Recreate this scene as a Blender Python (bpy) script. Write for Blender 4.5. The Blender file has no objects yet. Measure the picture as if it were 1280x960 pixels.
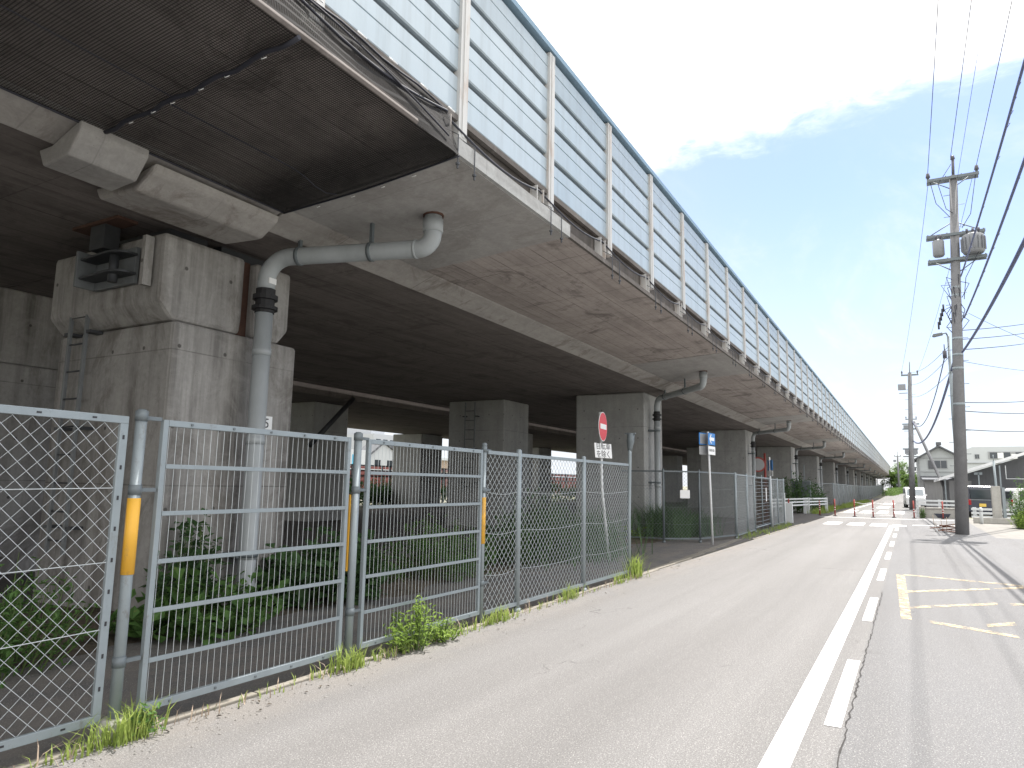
import bpy, math, random
from mathutils import Vector, Matrix
random.seed(7)
R = math.radians
sc = bpy.context.scene
COL = sc.collection

# ------------------------------------------------------------------ helpers
ORG = {}

class MB:
    """collects shapes in world coordinates; build() links them as ONE mesh object"""
    def __init__(self):
        self.v = []; self.f = []; self.m = []; self.s = []
    def face(self, idx, m=0, s=False):
        self.f.append(idx); self.m.append(m); self.s.append(s)
    def quad(self, a, b, c, d, m=0):
        n = len(self.v); self.v += [a, b, c, d]; self.face((n, n+1, n+2, n+3), m)
    def poly(self, pts, m=0):
        n = len(self.v); self.v += list(pts); self.face(tuple(range(n, n+len(pts))), m)
    def box(self, x0, x1, y0, y1, z0, z1, m=0):
        n = len(self.v)
        self.v += [(x0,y0,z0),(x1,y0,z0),(x1,y1,z0),(x0,y1,z0),(x0,y0,z1),(x1,y0,z1),(x1,y1,z1),(x0,y1,z1)]
        for q in ((0,3,2,1),(4,5,6,7),(0,1,5,4),(1,2,6,5),(2,3,7,6),(3,0,4,7)):
            self.face(tuple(n+i for i in q), m)
    def obox(self, c, ax, ay, az, m=0):
        """box about c with half-axis vectors"""
        c, ax, ay, az = map(Vector, (c, ax, ay, az)); n = len(self.v)
        for k in (-1, 1):
            for i, j in ((-1,-1),(1,-1),(1,1),(-1,1)):
                self.v.append(tuple(c+ax*i+ay*j+az*k))
        for q in ((0,3,2,1),(4,5,6,7),(0,1,5,4),(1,2,6,5),(2,3,7,6),(3,0,4,7)):
            self.face(tuple(n+i for i in q), m)
    def tube(self, pts, r, n=8, m=0, caps=True, smooth=True):
        pts = [Vector(p) for p in pts]
        rs = r if isinstance(r, (list, tuple)) else [r]*len(pts)
        t0 = (pts[1]-pts[0]).normalized()
        up = Vector((0,0,1)) if abs(t0.z) < .9 else Vector((1,0,0))
        a = t0.cross(up).normalized(); base = len(self.v)
        for i, p in enumerate(pts):
            if i == 0: t = t0
            elif i == len(pts)-1: t = (pts[i]-pts[i-1]).normalized()
            else: t = ((pts[i+1]-p).normalized()+(p-pts[i-1]).normalized()).normalized()
            a = (a-t*a.dot(t)).normalized(); b = t.cross(a)
            for k in range(n):
                w = 2*math.pi*k/n
                self.v.append(tuple(p+(a*math.cos(w)+b*math.sin(w))*rs[i]))
        for i in range(len(pts)-1):
            for k in range(n):
                k2 = (k+1) % n
                self.face((base+i*n+k, base+i*n+k2, base+(i+1)*n+k2, base+(i+1)*n+k), m, smooth)
        if caps:
            self.face(tuple(base+k for k in reversed(range(n))), m)
            e = base+(len(pts)-1)*n
            self.face(tuple(e+k for k in range(n)), m)
    def prism(self, poly, p0, p1, m=0, axis='y'):
        """extrude 2-D polygon: axis y -> poly is (x,z); axis x -> (y,z); axis z -> (x,y)"""
        n = len(self.v); k = len(poly)
        f = {'y': lambda a,b,t: (a,t,b), 'x': lambda a,b,t: (t,a,b), 'z': lambda a,b,t: (a,b,t)}[axis]
        for t in (p0, p1):
            self.v += [f(a,b,t) for a,b in poly]
        self.face(tuple(n+i for i in range(k)), m); self.face(tuple(n+k+i for i in reversed(range(k))), m)
        for i in range(k):
            j = (i+1) % k
            self.face((n+i, n+k+i, n+k+j, n+j), m)
    def disc(self, c, nrm, r, thick, n=28, m=0, mrim=None):
        c = Vector(c); nrm = Vector(nrm).normalized()
        self.tube([c-nrm*thick/2, c+nrm*thick/2], r, n, m, True, False)
    def build(self, name, mat, parent=None, bevel=0, loc=None, fixn=True):
        o3 = Vector(loc) if loc is not None else (ORG[parent.name] if parent else Vector((0,0,0)))
        me = bpy.data.meshes.new(name)
        me.from_pydata([tuple(Vector(v)-o3) for v in self.v], [], self.f)
        mats = mat if isinstance(mat, (list, tuple)) else [mat]
        for mm in mats: me.materials.append(mm)
        me.polygons.foreach_set('material_index', self.m)
        me.polygons.foreach_set('use_smooth', self.s)
        if fixn:
            import bmesh
            bm = bmesh.new(); bm.from_mesh(me); bmesh.ops.recalc_face_normals(bm, faces=bm.faces); bm.to_mesh(me); bm.free()
        me.update()
        o = bpy.data.objects.new(name, me); COL.objects.link(o)
        if parent: o.parent = parent
        else: o.location = o3
        ORG[o.name] = o3
        if bevel:
            b = o.modifiers.new('bevel', 'BEVEL'); b.width = bevel; b.segments = 2; b.limit_method = 'ANGLE'
        return o

def _each(self, name, mat, parent=None, bevel=0, **kw):
    """links every loose piece as an object of its own"""
    par = list(range(len(self.v)))
    def find(i):
        while par[i] != i: par[i] = par[par[i]]; i = par[i]
        return i
    for f in self.f:
        for q in f[1:]: par[find(q)] = find(f[0])
    gr = {}
    for k, f in enumerate(self.f): gr.setdefault(find(f[0]), []).append(k)
    out = []
    for ks in gr.values():
        b = MB(); mp = {}
        for k in ks:
            idx = []
            for q in self.f[k]:
                if q not in mp: mp[q] = len(b.v); b.v.append(self.v[q])
                idx.append(mp[q])
            b.face(tuple(idx), self.m[k], self.s[k])
        out.append(b.build(name, mat, parent, bevel, **kw))
    return out
MB.each = _each

def tag(o, label=None, cat=None, group=None, kind=None):
    if label: o['label'] = label
    if cat: o['category'] = cat
    if group: o['group'] = group
    if kind: o['kind'] = kind
    return o
def thing(name, label, cat, loc=(0,0,0), group=None):
    o = bpy.data.objects.new(name, None); COL.objects.link(o)
    o.location = loc; o.empty_display_size = .1; ORG[o.name] = Vector(loc)
    return tag(o, label, cat, group)
def copy_tree(o, parent=None):
    c = o.copy(); COL.objects.link(c)
    if parent: c.parent = parent
    ORG[c.name] = ORG[o.name].copy()
    for ch in list(o.children): copy_tree(ch, c)
    return c
def dup(o, loc, label, group=None):
    c = copy_tree(o); c.location = loc; c['label'] = label
    ORG[c.name] = Vector(loc)
    if group: c['group'] = group
    return c
def text_mesh(body, size, mat, name, parent, origin, right, up, depth=.002, align='CENTER'):
    cu = bpy.data.curves.new('lettering', 'FONT'); cu.body = body; cu.size = size
    cu.align_x = align; cu.align_y = 'CENTER'; cu.extrude = depth; cu.resolution_u = 3
    tmp = bpy.data.objects.new('lettering', cu); COL.objects.link(tmp)
    dg = bpy.context.evaluated_depsgraph_get(); dg.update()
    me = bpy.data.meshes.new_from_object(tmp.evaluated_get(dg))
    COL.objects.unlink(tmp); bpy.data.objects.remove(tmp); bpy.data.curves.remove(cu)
    rt = Vector(right).normalized(); u = Vector(up).normalized(); nn = rt.cross(u)
    M = Matrix((rt, u, nn)).transposed().to_4x4(); M.translation = Vector(origin)-(ORG[parent.name] if parent else Vector())
    me.transform(M); me.materials.clear(); me.materials.append(mat)
    o = bpy.data.objects.new(name, me); COL.objects.link(o)
    if parent: o.parent = parent
    return o
def arc(c, a, b, r, t0, t1, n=8):
    c, a, b = Vector(c), Vector(a), Vector(b)
    return [c+a*(r*math.cos(t0+(t1-t0)*i/n))+b*(r*math.sin(t0+(t1-t0)*i/n)) for i in range(n+1)]
def rise(y):
    if y < 90: return 0.0
    if y < 200: return 1.0e-4*(y-90)**2
    return 1.21

# ------------------------------------------------------------------ materials
class NT:
    def __init__(self, name, rough=.8, metal=0, spec=.3):
        self.mat = bpy.data.materials.new(name); self.mat.use_nodes = True
        self.t = self.mat.node_tree; self.b = self.t.nodes['Principled BSDF']
        self.b.inputs['Roughness'].default_value = rough; self.b.inputs['Metallic'].default_value = metal
        self.b.inputs['Specular IOR Level'].default_value = spec
        self.pos = self.t.nodes.new('ShaderNodeNewGeometry').outputs['Position']
    def n(self, ty, **kw):
        nd = self.t.nodes.new(ty)
        for k, v in kw.items(): setattr(nd, k, v)
        return nd
    def link(self, a, b): self.t.links.new(a, b)
    def setv(self, sock, v):
        if hasattr(v, 'node'): self.link(v, sock)
        else:
            if isinstance(v, tuple) and len(v) == 3 and sock.type == 'RGBA': v = v+(1,)
            sock.default_value = v
    def scale(self, s):
        m = self.n('ShaderNodeVectorMath', operation='MULTIPLY'); self.link(self.pos, m.inputs[0]); m.inputs[1].default_value = s
        return m.outputs[0]
    def noise(self, scale=1, s=(1,1,1), detail=4, rough=.6, lo=.35, hi=.65, dist=0):
        nz = self.n('ShaderNodeTexNoise'); self.link(self.scale(s), nz.inputs['Vector'])
        nz.inputs['Scale'].default_value = scale; nz.inputs['Detail'].default_value = detail
        nz.inputs['Roughness'].default_value = rough; nz.inputs['Distortion'].default_value = dist
        return self.ramp(nz.outputs['Fac'], lo, hi)
    def ramp(self, v, lo, hi, a=0., b=1.):
        m = self.n('ShaderNodeMapRange'); m.clamp = True
        self.link(v, m.inputs[0]); m.inputs[1].default_value = lo; m.inputs[2].default_value = hi
        m.inputs[3].default_value = a; m.inputs[4].default_value = b
        return m.outputs[0]
    def mix(self, f, a, b, mode='MIX'):
        m = self.n('ShaderNodeMix', data_type='RGBA', blend_type=mode)
        self.setv(m.inputs[0], f); self.setv(m.inputs[6], a); self.setv(m.inputs[7], b)
        return m.outputs[2]
    def math(self, op, a, b=0.):
        m = self.n('ShaderNodeMath', operation=op); self.setv(m.inputs[0], a); self.setv(m.inputs[1], b)
        return m.outputs[0]
    def comp(self, i):
        s = self.n('ShaderNodeSeparateXYZ'); self.link(self.pos, s.inputs[0]); return s.outputs[i]
    def lines(self, i, period, width, off=0.):
        """thin line mask repeating along world axis i"""
        a = self.math('ADD', self.comp(i), off+1000*period); a = self.math('MODULO', a, period)
        return self.math('LESS_THAN', a, width)
    def color(self, c): self.setv(self.b.inputs['Base Color'], c); return self
    def bump(self, h, strength=.3, dist=.01):
        b = self.n('ShaderNodeBump'); b.inputs['Strength'].default_value = strength; b.inputs['Distance'].default_value = dist
        self.link(h, b.inputs['Height']); self.link(b.outputs[0], self.b.inputs['Normal']); return self

def concrete(name, base, dark, streak=.6, streak_axis=2, pores=True, lines=None, stain=None, stain_amt=.5, ties=False):
    m = NT(name, .85, 0, .25)
    sv = [1.6, 1.6, 1.6]; sv[streak_axis] = .09
    st = m.noise(2.4, tuple(sv), 6, .68, .44, .66)
    sv2 = [.55, .55, .55]; sv2[streak_axis] = .05
    st2 = m.noise(2.0, tuple(sv2), 4, .6, .42, .62)
    bl = m.noise(.9, (1,1,1), 7, .72, .38, .66)
    bl2 = m.noise(3.1, (1,1,1), 7, .75, .45, .62, .8)
    fine = m.noise(18, (1,1,1), 6, .75, .35, .65)
    c = m.mix(m.math('MULTIPLY', st, streak), base, dark)
    c = m.mix(m.math('MULTIPLY', st2, .4), c, tuple(x*1.22 for x in base))
    c = m.mix(m.math('MULTIPLY', bl, .5), c, tuple(x*.62 for x in base))
    c = m.mix(m.math('MULTIPLY', bl2, .3), c, tuple(x*1.25 for x in base))
    if stain:
        sn = m.noise(1.1, (1,1,.5), 8, .75, .52, .62, .8)
        c = m.mix(m.math('MULTIPLY', sn, stain_amt), c, stain)
    c = m.mix(m.math('MULTIPLY', fine, .3), c, tuple(x*.5 for x in base))
    if pores:
        v = m.n('ShaderNodeTexVoronoi'); m.link(m.scale((1,1,1)), v.inputs['Vector']); v.inputs['Scale'].default_value = 16
        p = m.ramp(v.outputs['Distance'], .09, .05)
        c = m.mix(m.math('MULTIPLY', p, .4), c, tuple(x*.4 for x in dark))
    if lines:
        brk = m.noise(1.7, (1,1,1), 5, .7, .30, .62)
        for (i, per, w, off, amt) in lines:
            c = m.mix(m.math('MULTIPLY', m.math('MULTIPLY', m.lines(i, per, w, off), amt), brk), c, tuple(x*.45 for x in dark))
    if ties:
        fz = m.math('SUBTRACT', m.math('MODULO', m.math('ADD', m.comp(2), 90.2), .9), .45)
        fy = m.math('SUBTRACT', m.math('MODULO', m.math('ADD', m.math('ADD', m.comp(0), m.comp(1)), 600.1), .6), .3)
        dd = m.math('ADD', m.math('MULTIPLY', fz, fz), m.math('MULTIPLY', fy, fy))
        c = m.mix(m.math('MULTIPLY', m.ramp(dd, .0007, .0003), .75), c, tuple(x*.5 for x in dark))
        drip = m.math('MULTIPLY', m.ramp(m.math('ABSOLUTE', fy), .035, .0), m.ramp(fz, .02, -.3, 0, 1.))
        drip = m.math('MULTIPLY', drip, m.math('MULTIPLY', m.noise(.8, (1,1,1), 3, .6, .5, .62), m.ramp(fz, -.42, -.2)))
        c = m.mix(m.math('MULTIPLY', drip, .5), c, dark)
    m.color(c); m.bump(m.noise(30, (1,1,1), 6, .7, .2, .8), .25, .006)
    return m.mat

def plain(name, col, rough=.5, metal=0, var=.18, spec=.4, scale=6., s=(1,1,1)):
    m = NT(name, rough, metal, spec)
    n1 = m.noise(scale, s, 5, .65, .3, .7)
    m.color(m.mix(m.math('MULTIPLY', n1, var*2), col, tuple(x*.55 for x in col)))
    return m.mat

M = {}
M['pier'] = concrete('pier_concrete', (.39,.395,.39), (.22,.215,.21), .45, 2, True, [(2,1.8,.014,.3,.55)], ties=True)
M['pier_old'] = concrete('weathered_pier_concrete', (.37,.36,.345), (.085,.078,.072), 1., 2, True, [(2,1.5,.014,.1,.5)], (.10,.085,.07), .55, ties=True)
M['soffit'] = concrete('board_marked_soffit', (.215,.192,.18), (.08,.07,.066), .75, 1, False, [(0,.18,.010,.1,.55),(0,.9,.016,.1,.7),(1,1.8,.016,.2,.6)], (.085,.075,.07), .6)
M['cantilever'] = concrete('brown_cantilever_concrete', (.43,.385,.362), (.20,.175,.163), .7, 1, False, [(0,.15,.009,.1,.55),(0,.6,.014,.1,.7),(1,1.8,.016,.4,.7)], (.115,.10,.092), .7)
M['grey_soffit'] = concrete('grey_repair_concrete', (.385,.375,.365), (.26,.25,.24), .45, 1, True, [(1,1.2,.012,.4,.35)], (.25,.235,.22), .5)
M['haunch'] = concrete('pale_haunch_concrete', (.41,.392,.375), (.21,.192,.18), .55, 1, True, [(1,1.8,.016,.9,.5)], (.15,.12,.10), .6)
M['fascia'] = concrete('fascia_concrete', (.42,.43,.43), (.22,.21,.20), .55, 1, True, [(1,2.04,.016,.3,.4)])
M['fascia_dirty'] = concrete('dirty_fascia_concrete', (.12,.108,.10), (.05,.044,.04), .7, 2, True, None, (.26,.245,.23), .35)
M['lot'] = concrete('lot_concrete', (.25,.24,.222), (.17,.16,.145), .4, 1, False)
M['kerb'] = concrete('kerb_concrete', (.27,.25,.215), (.13,.115,.09), .8, 1, True, [(1,.6,.012,.1,.6)])
M['parapet'] = concrete('pale_concrete', (.46,.45,.42), (.27,.25,.21), .5, 2)
M['pole'] = concrete('pole_concrete', (.205,.207,.215), (.14,.14,.145), .4, 2, False)

def asphalt(name, tint_l, tint_r, split=-.44, crack=True):
    m = NT(name, .88, 0, .25)
    side = m.ramp(m.comp(0), split-.02, split+.02)
    c = m.mix(side, tint_l, tint_r)
    blot = m.noise(.35, (1,.5,1), 6, .65, .35, .68)
    c = m.mix(m.math('MULTIPLY', blot, .38), c, m.mix(.5, c, (.285,.266,.252)))
    track = m.noise(1.3, (1,.03,1), 4, .6, .42, .66)
    c = m.mix(m.math('MULTIPLY', track, .32), c, (.12,.115,.11))
    g1 = m.noise(95, (1,1,1), 3, .8, .34, .66)
    c = m.mix(m.math('MULTIPLY', g1, .80), c, (.075,.072,.07))
    v = m.n('ShaderNodeTexVoronoi'); m.link(m.scale((1,1,1)), v.inputs['Vector']); v.inputs['Scale'].default_value = 70
    g2 = m.ramp(v.outputs['Distance'], .28, .12)
    c = m.mix(m.math('MULTIPLY', g2, .6), c, (.56,.54,.52))
    vc = m.n('ShaderNodeTexVoronoi', feature='DISTANCE_TO_EDGE'); wv = m.n('ShaderNodeVectorMath', operation='ADD'); nz = m.n('ShaderNodeTexNoise')
    m.link(m.scale((1,1,1)), nz.inputs['Vector']); nz.inputs['Scale'].default_value = 3; nz.inputs['Detail'].default_value = 5
    m.link(m.scale((1,.7,1)), wv.inputs[0]); sc_ = m.n('ShaderNodeVectorMath', operation='SCALE'); m.link(nz.outputs['Color'], sc_.inputs[0]); sc_.inputs['Scale'].default_value = .5; m.link(sc_.outputs[0], wv.inputs[1])
    m.link(wv.outputs[0], vc.inputs['Vector']); vc.inputs['Scale'].default_value = .55
    ck = m.math('MULTIPLY', m.ramp(vc.outputs['Distance'], .006, .002), m.noise(.45, (1,1,1), 4, .6, .55, .63))
    c = m.mix(m.math('MULTIPLY', ck, .7), c, (.06,.057,.055))
    edge_d = m.math('MULTIPLY', m.ramp(m.comp(0), -3.35, -3.98), m.noise(2.2, (1,.6,1), 6, .75, .38, .6))
    c = m.mix(m.math('MULTIPLY', edge_d, .5), c, (.25,.222,.19))
    big = m.noise(.16, (1.6,.5,1), 5, .6, .40, .62)
    c = m.mix(m.math('MULTIPLY', big, .28), c, (.135,.132,.13))
    spots = m.noise(7, (1,1,1), 4, .7, .68, .76)
    c = m.mix(m.math('MULTIPLY', spots, .35), c, (.1,.095,.09))
    m.color(c); m.bump(m.noise(80, (1,1,1), 4, .8, .2, .8), .55, .012)
    return m.mat
M['road'] = asphalt('bleached_asphalt', (.298,.293,.290), (.245,.248,.256))
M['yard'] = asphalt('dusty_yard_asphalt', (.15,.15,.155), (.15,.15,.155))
def dirt():
    m = NT('dry_soil', .95, 0, .1)
    c = m.mix(m.noise(1.2, (1,1,1), 7, .7), (.12,.10,.08), (.24,.205,.16))
    c = m.mix(m.noise(25, (1,1,1), 5, .8), c, m.mix(.6, c, (.05,.045,.04)))
    m.color(c); m.bump(m.noise(14, (1,1,1), 6, .8, .2, .8), .8, .04); return m.mat
M['soil'] = dirt()
def ground_mat():
    m = NT('open_ground', .95, 0, .1)
    c = m.mix(m.noise(.05, (1,1,1), 6, .7), (.30,.285,.26), (.16,.17,.10))
    m.color(c); return m.mat
M['ground'] = ground_mat()
def paint(name, col, wear_lo=.62, wear_hi=.72, amt=1., scale=14):
    m = NT(name, .7, 0, .3)
    c = m.mix(m.math('MULTIPLY', m.noise(3, (1,1,1), 5, .7), .2), col, tuple(x*.82 for x in col))
    m.color(c)
    w = m.noise(scale, (1,1,1), 6, .8, wear_lo, wear_hi)
    tr = m.n('ShaderNodeBsdfTransparent'); mx = m.n('ShaderNodeMixShader')
    m.link(m.math('MULTIPLY', w, amt), mx.inputs[0]); m.link(m.b.outputs[0], mx.inputs[1]); m.link(tr.outputs[0], mx.inputs[2])
    m.link(mx.outputs[0], m.t.nodes['Material Output'].inputs['Surface']); return m.mat
M['white_paint'] = paint('road_white_paint', (.80,.80,.79), .60, .70)
M['yellow_paint'] = paint('worn_yellow_paint', (.70,.56,.35), .40, .56, .95, 7)
M['crack'] = plain('crack_filler', (.045,.042,.04), .9)

M['galv_dark'] = plain('weathered_galvanised_steel', (.16,.185,.198), .55, .3, .2, .4, 7)
M['wire'] = plain('galvanised_wire', (.52,.56,.575), .5, .25, .1, .4)
M['wire_dark'] = plain('dull_wire', (.26,.29,.30), .6, .2, .1, .4)
def scuffed(name, col, scuff, rough, lo=.56, hi=.68, amt=.6, metal=0, scale=9):
    m = NT(name, rough, metal, .4)
    c = m.mix(m.math('MULTIPLY', m.noise(5, (1,1,1), 5, .65, .3, .7), .35), col, tuple(x*.6 for x in col))
    c = m.mix(m.math('MULTIPLY', m.noise(scale, (1,1,.6), 7, .78, lo, hi), amt), c, scuff)
    m.color(c); return m.mat
M['galv'] = scuffed('galvanised_steel', (.275,.315,.335), (.15,.135,.12), .5, .58, .70, .55, .3)
M['yellow'] = scuffed('yellow_sleeve', (.74,.40,.045), (.30,.20,.10), .45, .54, .66, .6)
M['pvc'] = plain('grey_pvc', (.40,.43,.445), .45, 0, .25, .4, 3, (1,1,.4))
M['pvc_band'] = plain('grey_band', (.25,.27,.285), .5)
M['rubber'] = plain('black_rubber', (.022,.022,.024), .6, 0, .2)
M['rust'] = plain('rusty_steel', (.115,.062,.045), .85, .1, .35)
M['dark_steel'] = plain('dark_steel', (.075,.08,.088), .55, .4, .25)
M['grey_steel'] = plain('grey_painted_steel', (.20,.215,.225), .55, .2, .25)
M['white_steel'] = plain('white_painted_steel', (.62,.65,.66), .45, 0, .1)
M['pole_white'] = plain('pale_sign_pole', (.68,.70,.71), .4, 0, .1)
M['sign_white'] = plain('sign_white', (.82,.83,.83), .4, 0, .05)
M['sign_blue'] = plain('sign_blue', (.02,.20,.56), .4, 0, .05)
M['sign_red'] = plain('sign_red', (.62,.025,.04), .4, 0, .06)
M['faded_red'] = plain('faded_red', (.33,.065,.055), .5, 0, .15)
M['sign_back'] = plain('sign_back_grey', (.36,.37,.38), .5, .2, .1)
M['ink'] = plain('black_ink', (.03,.03,.035), .5)
def barrier_mat():
    m = NT('pale_barrier_steel', .45, .1, .45)
    p = m.n('ShaderNodeTexWhiteNoise'); p.noise_dimensions = '1D'
    m.link(m.math('FLOOR', m.math('DIVIDE', m.math('SUBTRACT', m.comp(1), -.57), 2.04)), p.inputs['W'])
    c = m.mix(p.outputs['Value'], (.335,.41,.465), (.395,.465,.515))
    g = m.noise(2.2, (1,3.,.16), 6, .7, .46, .72)
    c = m.mix(m.math('MULTIPLY', g, .35), c, (.20,.225,.235))
    c = m.mix(m.math('MULTIPLY', m.noise(1.0, (1,1,1), 5, .7, .45, .7), .2), c, (.46,.50,.52))
    m.color(c); return m.mat
M['barrier'] = barrier_mat()
M['barrier_slot_shade'] = plain('shade_grey_slot', (.15,.178,.202), .6, .1, .1)  # darker grey puts the shade of the recessed louvre slots into their colour
M['barrier_cap'] = plain('blue_grey_coping', (.26,.38,.48), .45, .1, .1)
def post_mat():
    m = NT('rust_streaked_post', .55, .1, .4)
    st = m.noise(3, (6,1.5,.5), 5, .7, .50, .68)
    c = m.mix(m.math('MULTIPLY', st, .6), (.50,.50,.49), (.33,.22,.15))
    m.color(c); return m.mat
M['bpost'] = post_mat()
def netmat():
    m = NT('black_safety_net', .8, 0, .2); m.color((.022,.021,.021))
    a = m.lines(0, .023, .006); b = m.lines(1, .023, .006)
    f = m.math('MAXIMUM', a, b)
    thick = m.noise(1.4, (1,1,1), 5, .7, .40, .75)
    fold = m.ramp(m.comp(1), 4.45, 5.0, 0, .55)
    f = m.math('MAXIMUM', f, m.math('ADD', .10, m.math('ADD', m.math('MULTIPLY', thick, .25), fold)))
    tr = m.n('ShaderNodeBsdfTransparent'); mx = m.n('ShaderNodeMixShader')
    m.link(f, mx.inputs[0]); m.link(tr.outputs[0], mx.inputs[1]); m.link(m.b.outputs[0], mx.inputs[2])
    m.link(mx.outputs[0], m.t.nodes['Material Output'].inputs['Surface']); return m.mat
M['net'] = netmat()
M['cable'] = plain('black_cable', (.03,.032,.045), .6)
M['cable_blue'] = plain('bluish_cable_bundle', (.10,.12,.22), .6)
M['insulator'] = plain('dark_insulator', (.09,.09,.11), .3)
M['transformer'] = plain('transformer_grey', (.21,.22,.235), .45, .1, .12)
M['house_wall'] = plain('pale_house_wall', (.42,.445,.45), .8, 0, .08, .2, .7)
M['white_wall'] = plain('white_cladding', (.52,.545,.56), .8, 0, .06, .2, .4)
M['old_wall'] = plain('stained_grey_boarding', (.25,.25,.255), .85, 0, .25, .2, 1.5, (6,6,.5))
M['roof_tile'] = plain('dark_roof_tile', (.11,.115,.125), .7, 0, .2)
M['roof_white'] = plain('white_sheet_roof', (.72,.73,.74), .6, 0, .08)
M['trim'] = plain('grey_trim', (.33,.34,.35), .6)
M['sky_toned_glass'] = plain('painted_sky_glass', (.30,.34,.37), .05, 0, .1, .8)  # pale base colour paints in sky reflection on the windscreens
M['glass'] = plain('dark_glass', (.035,.045,.055), .08, 0, .1, .6)
M['dark_inside'] = plain('dark_shed_boards', (.12,.124,.132), .85, 0, .2, .2, 2, (5,5,.5))
M['car_dark'] = plain('dark_blue_car_paint', (.02,.024,.045), .2, 0, .05, .6)
M['car_white'] = plain('white_car_paint', (.80,.81,.82), .25, 0, .04, .6)
M['tyre'] = plain('tyre_rubber', (.02,.02,.02), .8)
M['plate_yellow'] = plain('yellow_number_plate', (.78,.55,.12), .5)
M['lamp_red'] = plain('red_tail_lamp', (.35,.01,.015), .2)
M['brick_red'] = plain('dull_red_cladding', (.20,.07,.065), .8)
M['tan'] = plain('tan_wall', (.42,.33,.25), .8)
M['grey_block'] = plain('grey_block_wall', (.42,.44,.47), .8)
M['sign_cyan'] = plain('cyan_hoarding', (.10,.42,.62), .5)
M['wood'] = plain('weathered_reddish_wood', (.20,.085,.055), .85, 0, .3)
M['bark'] = plain('bark', (.12,.09,.065), .9, 0, .3)
M['stem'] = plain('green_stem', (.10,.15,.045), .7)
M['brown_gate'] = plain('brown_mesh_gate', (.085,.066,.055), .8, 0, .2)

def leafmat(name, dark, light, trans=.35, scale=6):
    m = NT(name, .6, 0, .3)
    c = m.mix(m.noise(scale, (1,1,1), 3, .6, .3, .7), dark, light)
    c = m.mix(m.math('MULTIPLY', m.noise(scale*1.7, (1,1,1), 4, .7, .62, .70), .55), c, (.22,.17,.06))
    m.color(c)
    t = m.n('ShaderNodeBsdfTranslucent'); m.setv(t.inputs['Color'], m.mix(.5, c, light))
    mx = m.n('ShaderNodeMixShader'); mx.inputs[0].default_value = trans
    m.link(m.b.outputs[0], mx.inputs[1]); m.link(t.outputs[0], mx.inputs[2])
    m.link(mx.outputs[0], m.t.nodes['Material Output'].inputs['Surface']); return m.mat
M['leaf_dark'] = leafmat('dark_leaves', (.038,.082,.034), (.095,.18,.065))
M['leaf_mid'] = leafmat('mid_green_leaves', (.055,.12,.036), (.13,.245,.065))
M['leaf_bright'] = leafmat('bright_leaves', (.15,.25,.045), (.32,.44,.10), .45)
M['leaf_far'] = leafmat('far_leaves', (.06,.12,.03), (.17,.26,.07), .35, 1.2)
M['grass'] = leafmat('grass_blades', (.17,.25,.05), (.36,.44,.12), .45, 8)
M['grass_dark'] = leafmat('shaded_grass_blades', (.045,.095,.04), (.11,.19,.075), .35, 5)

# ------------------------------------------------------------------ camera
f_px, vp, tilt, hc, cc = 870.0, (1137.0, 613.0), .018, 1.5, (640.0, 480.0)
d = lambda x, y: Vector(((x-cc[0])/f_px, -(y-cc[1])/f_px, -1.0))
Yc = d(*vp).normalized()
A0 = d(0, vp[1]-tilt*vp[0]); B0 = Vector((1/f_px, -tilt/f_px, 0)); s0 = -A0.dot(Yc)/B0.dot(Yc)
Xc = -d(s0, vp[1]+tilt*(s0-vp[0])).normalized(); Zc = Xc.cross(Yc)
cam = bpy.data.cameras.new('camera'); co = bpy.data.objects.new('camera', cam); COL.objects.link(co)
mw = Matrix((Xc, Yc, Zc)).to_4x4(); mw.translation = (0, 0, hc); co.matrix_world = mw
cam.sensor_width = 36; cam.lens = f_px/1280*36; cam.clip_start = .05; cam.clip_end = 8000
sc.camera = co

# ------------------------------------------------------------------ light and sky
sun_dir = Vector((.095, .42, 1.0)).normalized()
sl = bpy.data.lights.new('sun', 'SUN'); sl.energy = 4.6; sl.angle = R(.5); sl.color = (1, .955, .90)
so = bpy.data.objects.new('sun', sl); COL.objects.link(so); so.rotation_euler = sun_dir.to_track_quat('Z', 'Y').to_euler()
w = bpy.data.worlds.new('World'); sc.world = w; w.use_nodes = True; t = w.node_tree
bg = t.nodes['Background']; bg.inputs['Strength'].default_value = .15
sky = t.nodes.new('ShaderNodeTexSky'); sky.sky_type = 'NISHITA'; sky.sun_disc = False
sky.sun_elevation = math.asin(sun_dir.z); sky.sun_rotation = math.atan2(sun_dir.x, sun_dir.y)
sky.air_density = 1.0; sky.dust_density = 1.3; sky.ozone_density = 1.6
tc = t.nodes.new('ShaderNodeTexCoord'); L = t.links.new
def vm(op, a, b):
    n = t.nodes.new('ShaderNodeVectorMath'); n.operation = op; L(a, n.inputs[0]); n.inputs[1].default_value = b; return n
def ma(op, a, b):
    n = t.nodes.new('ShaderNodeMath'); n.operation = op
    for i, q in enumerate((a, b)):
        if hasattr(q, 'node'): L(q, n.inputs[i])
        else: n.inputs[i].default_value = q
    return n.outputs[0]
def mr(a, lo, hi, o0=0., o1=1., smooth=True):
    n = t.nodes.new('ShaderNodeMapRange'); n.clamp = True
    if smooth: n.interpolation_type = 'SMOOTHSTEP'
    L(a, n.inputs[0]); n.inputs[1].default_value = lo; n.inputs[2].default_value = hi; n.inputs[3].default_value = o0; n.inputs[4].default_value = o1; return n.outputs[0]
def wn(scale, detail, vec, rough=.6, dist=0.):
    n = t.nodes.new('ShaderNodeTexNoise'); n.inputs['Scale'].default_value = scale; n.inputs['Detail'].default_value = detail
    n.inputs['Roughness'].default_value = rough; n.inputs['Distortion'].default_value = dist; L(vec, n.inputs['Vector']); return n.outputs['Fac']
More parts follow.
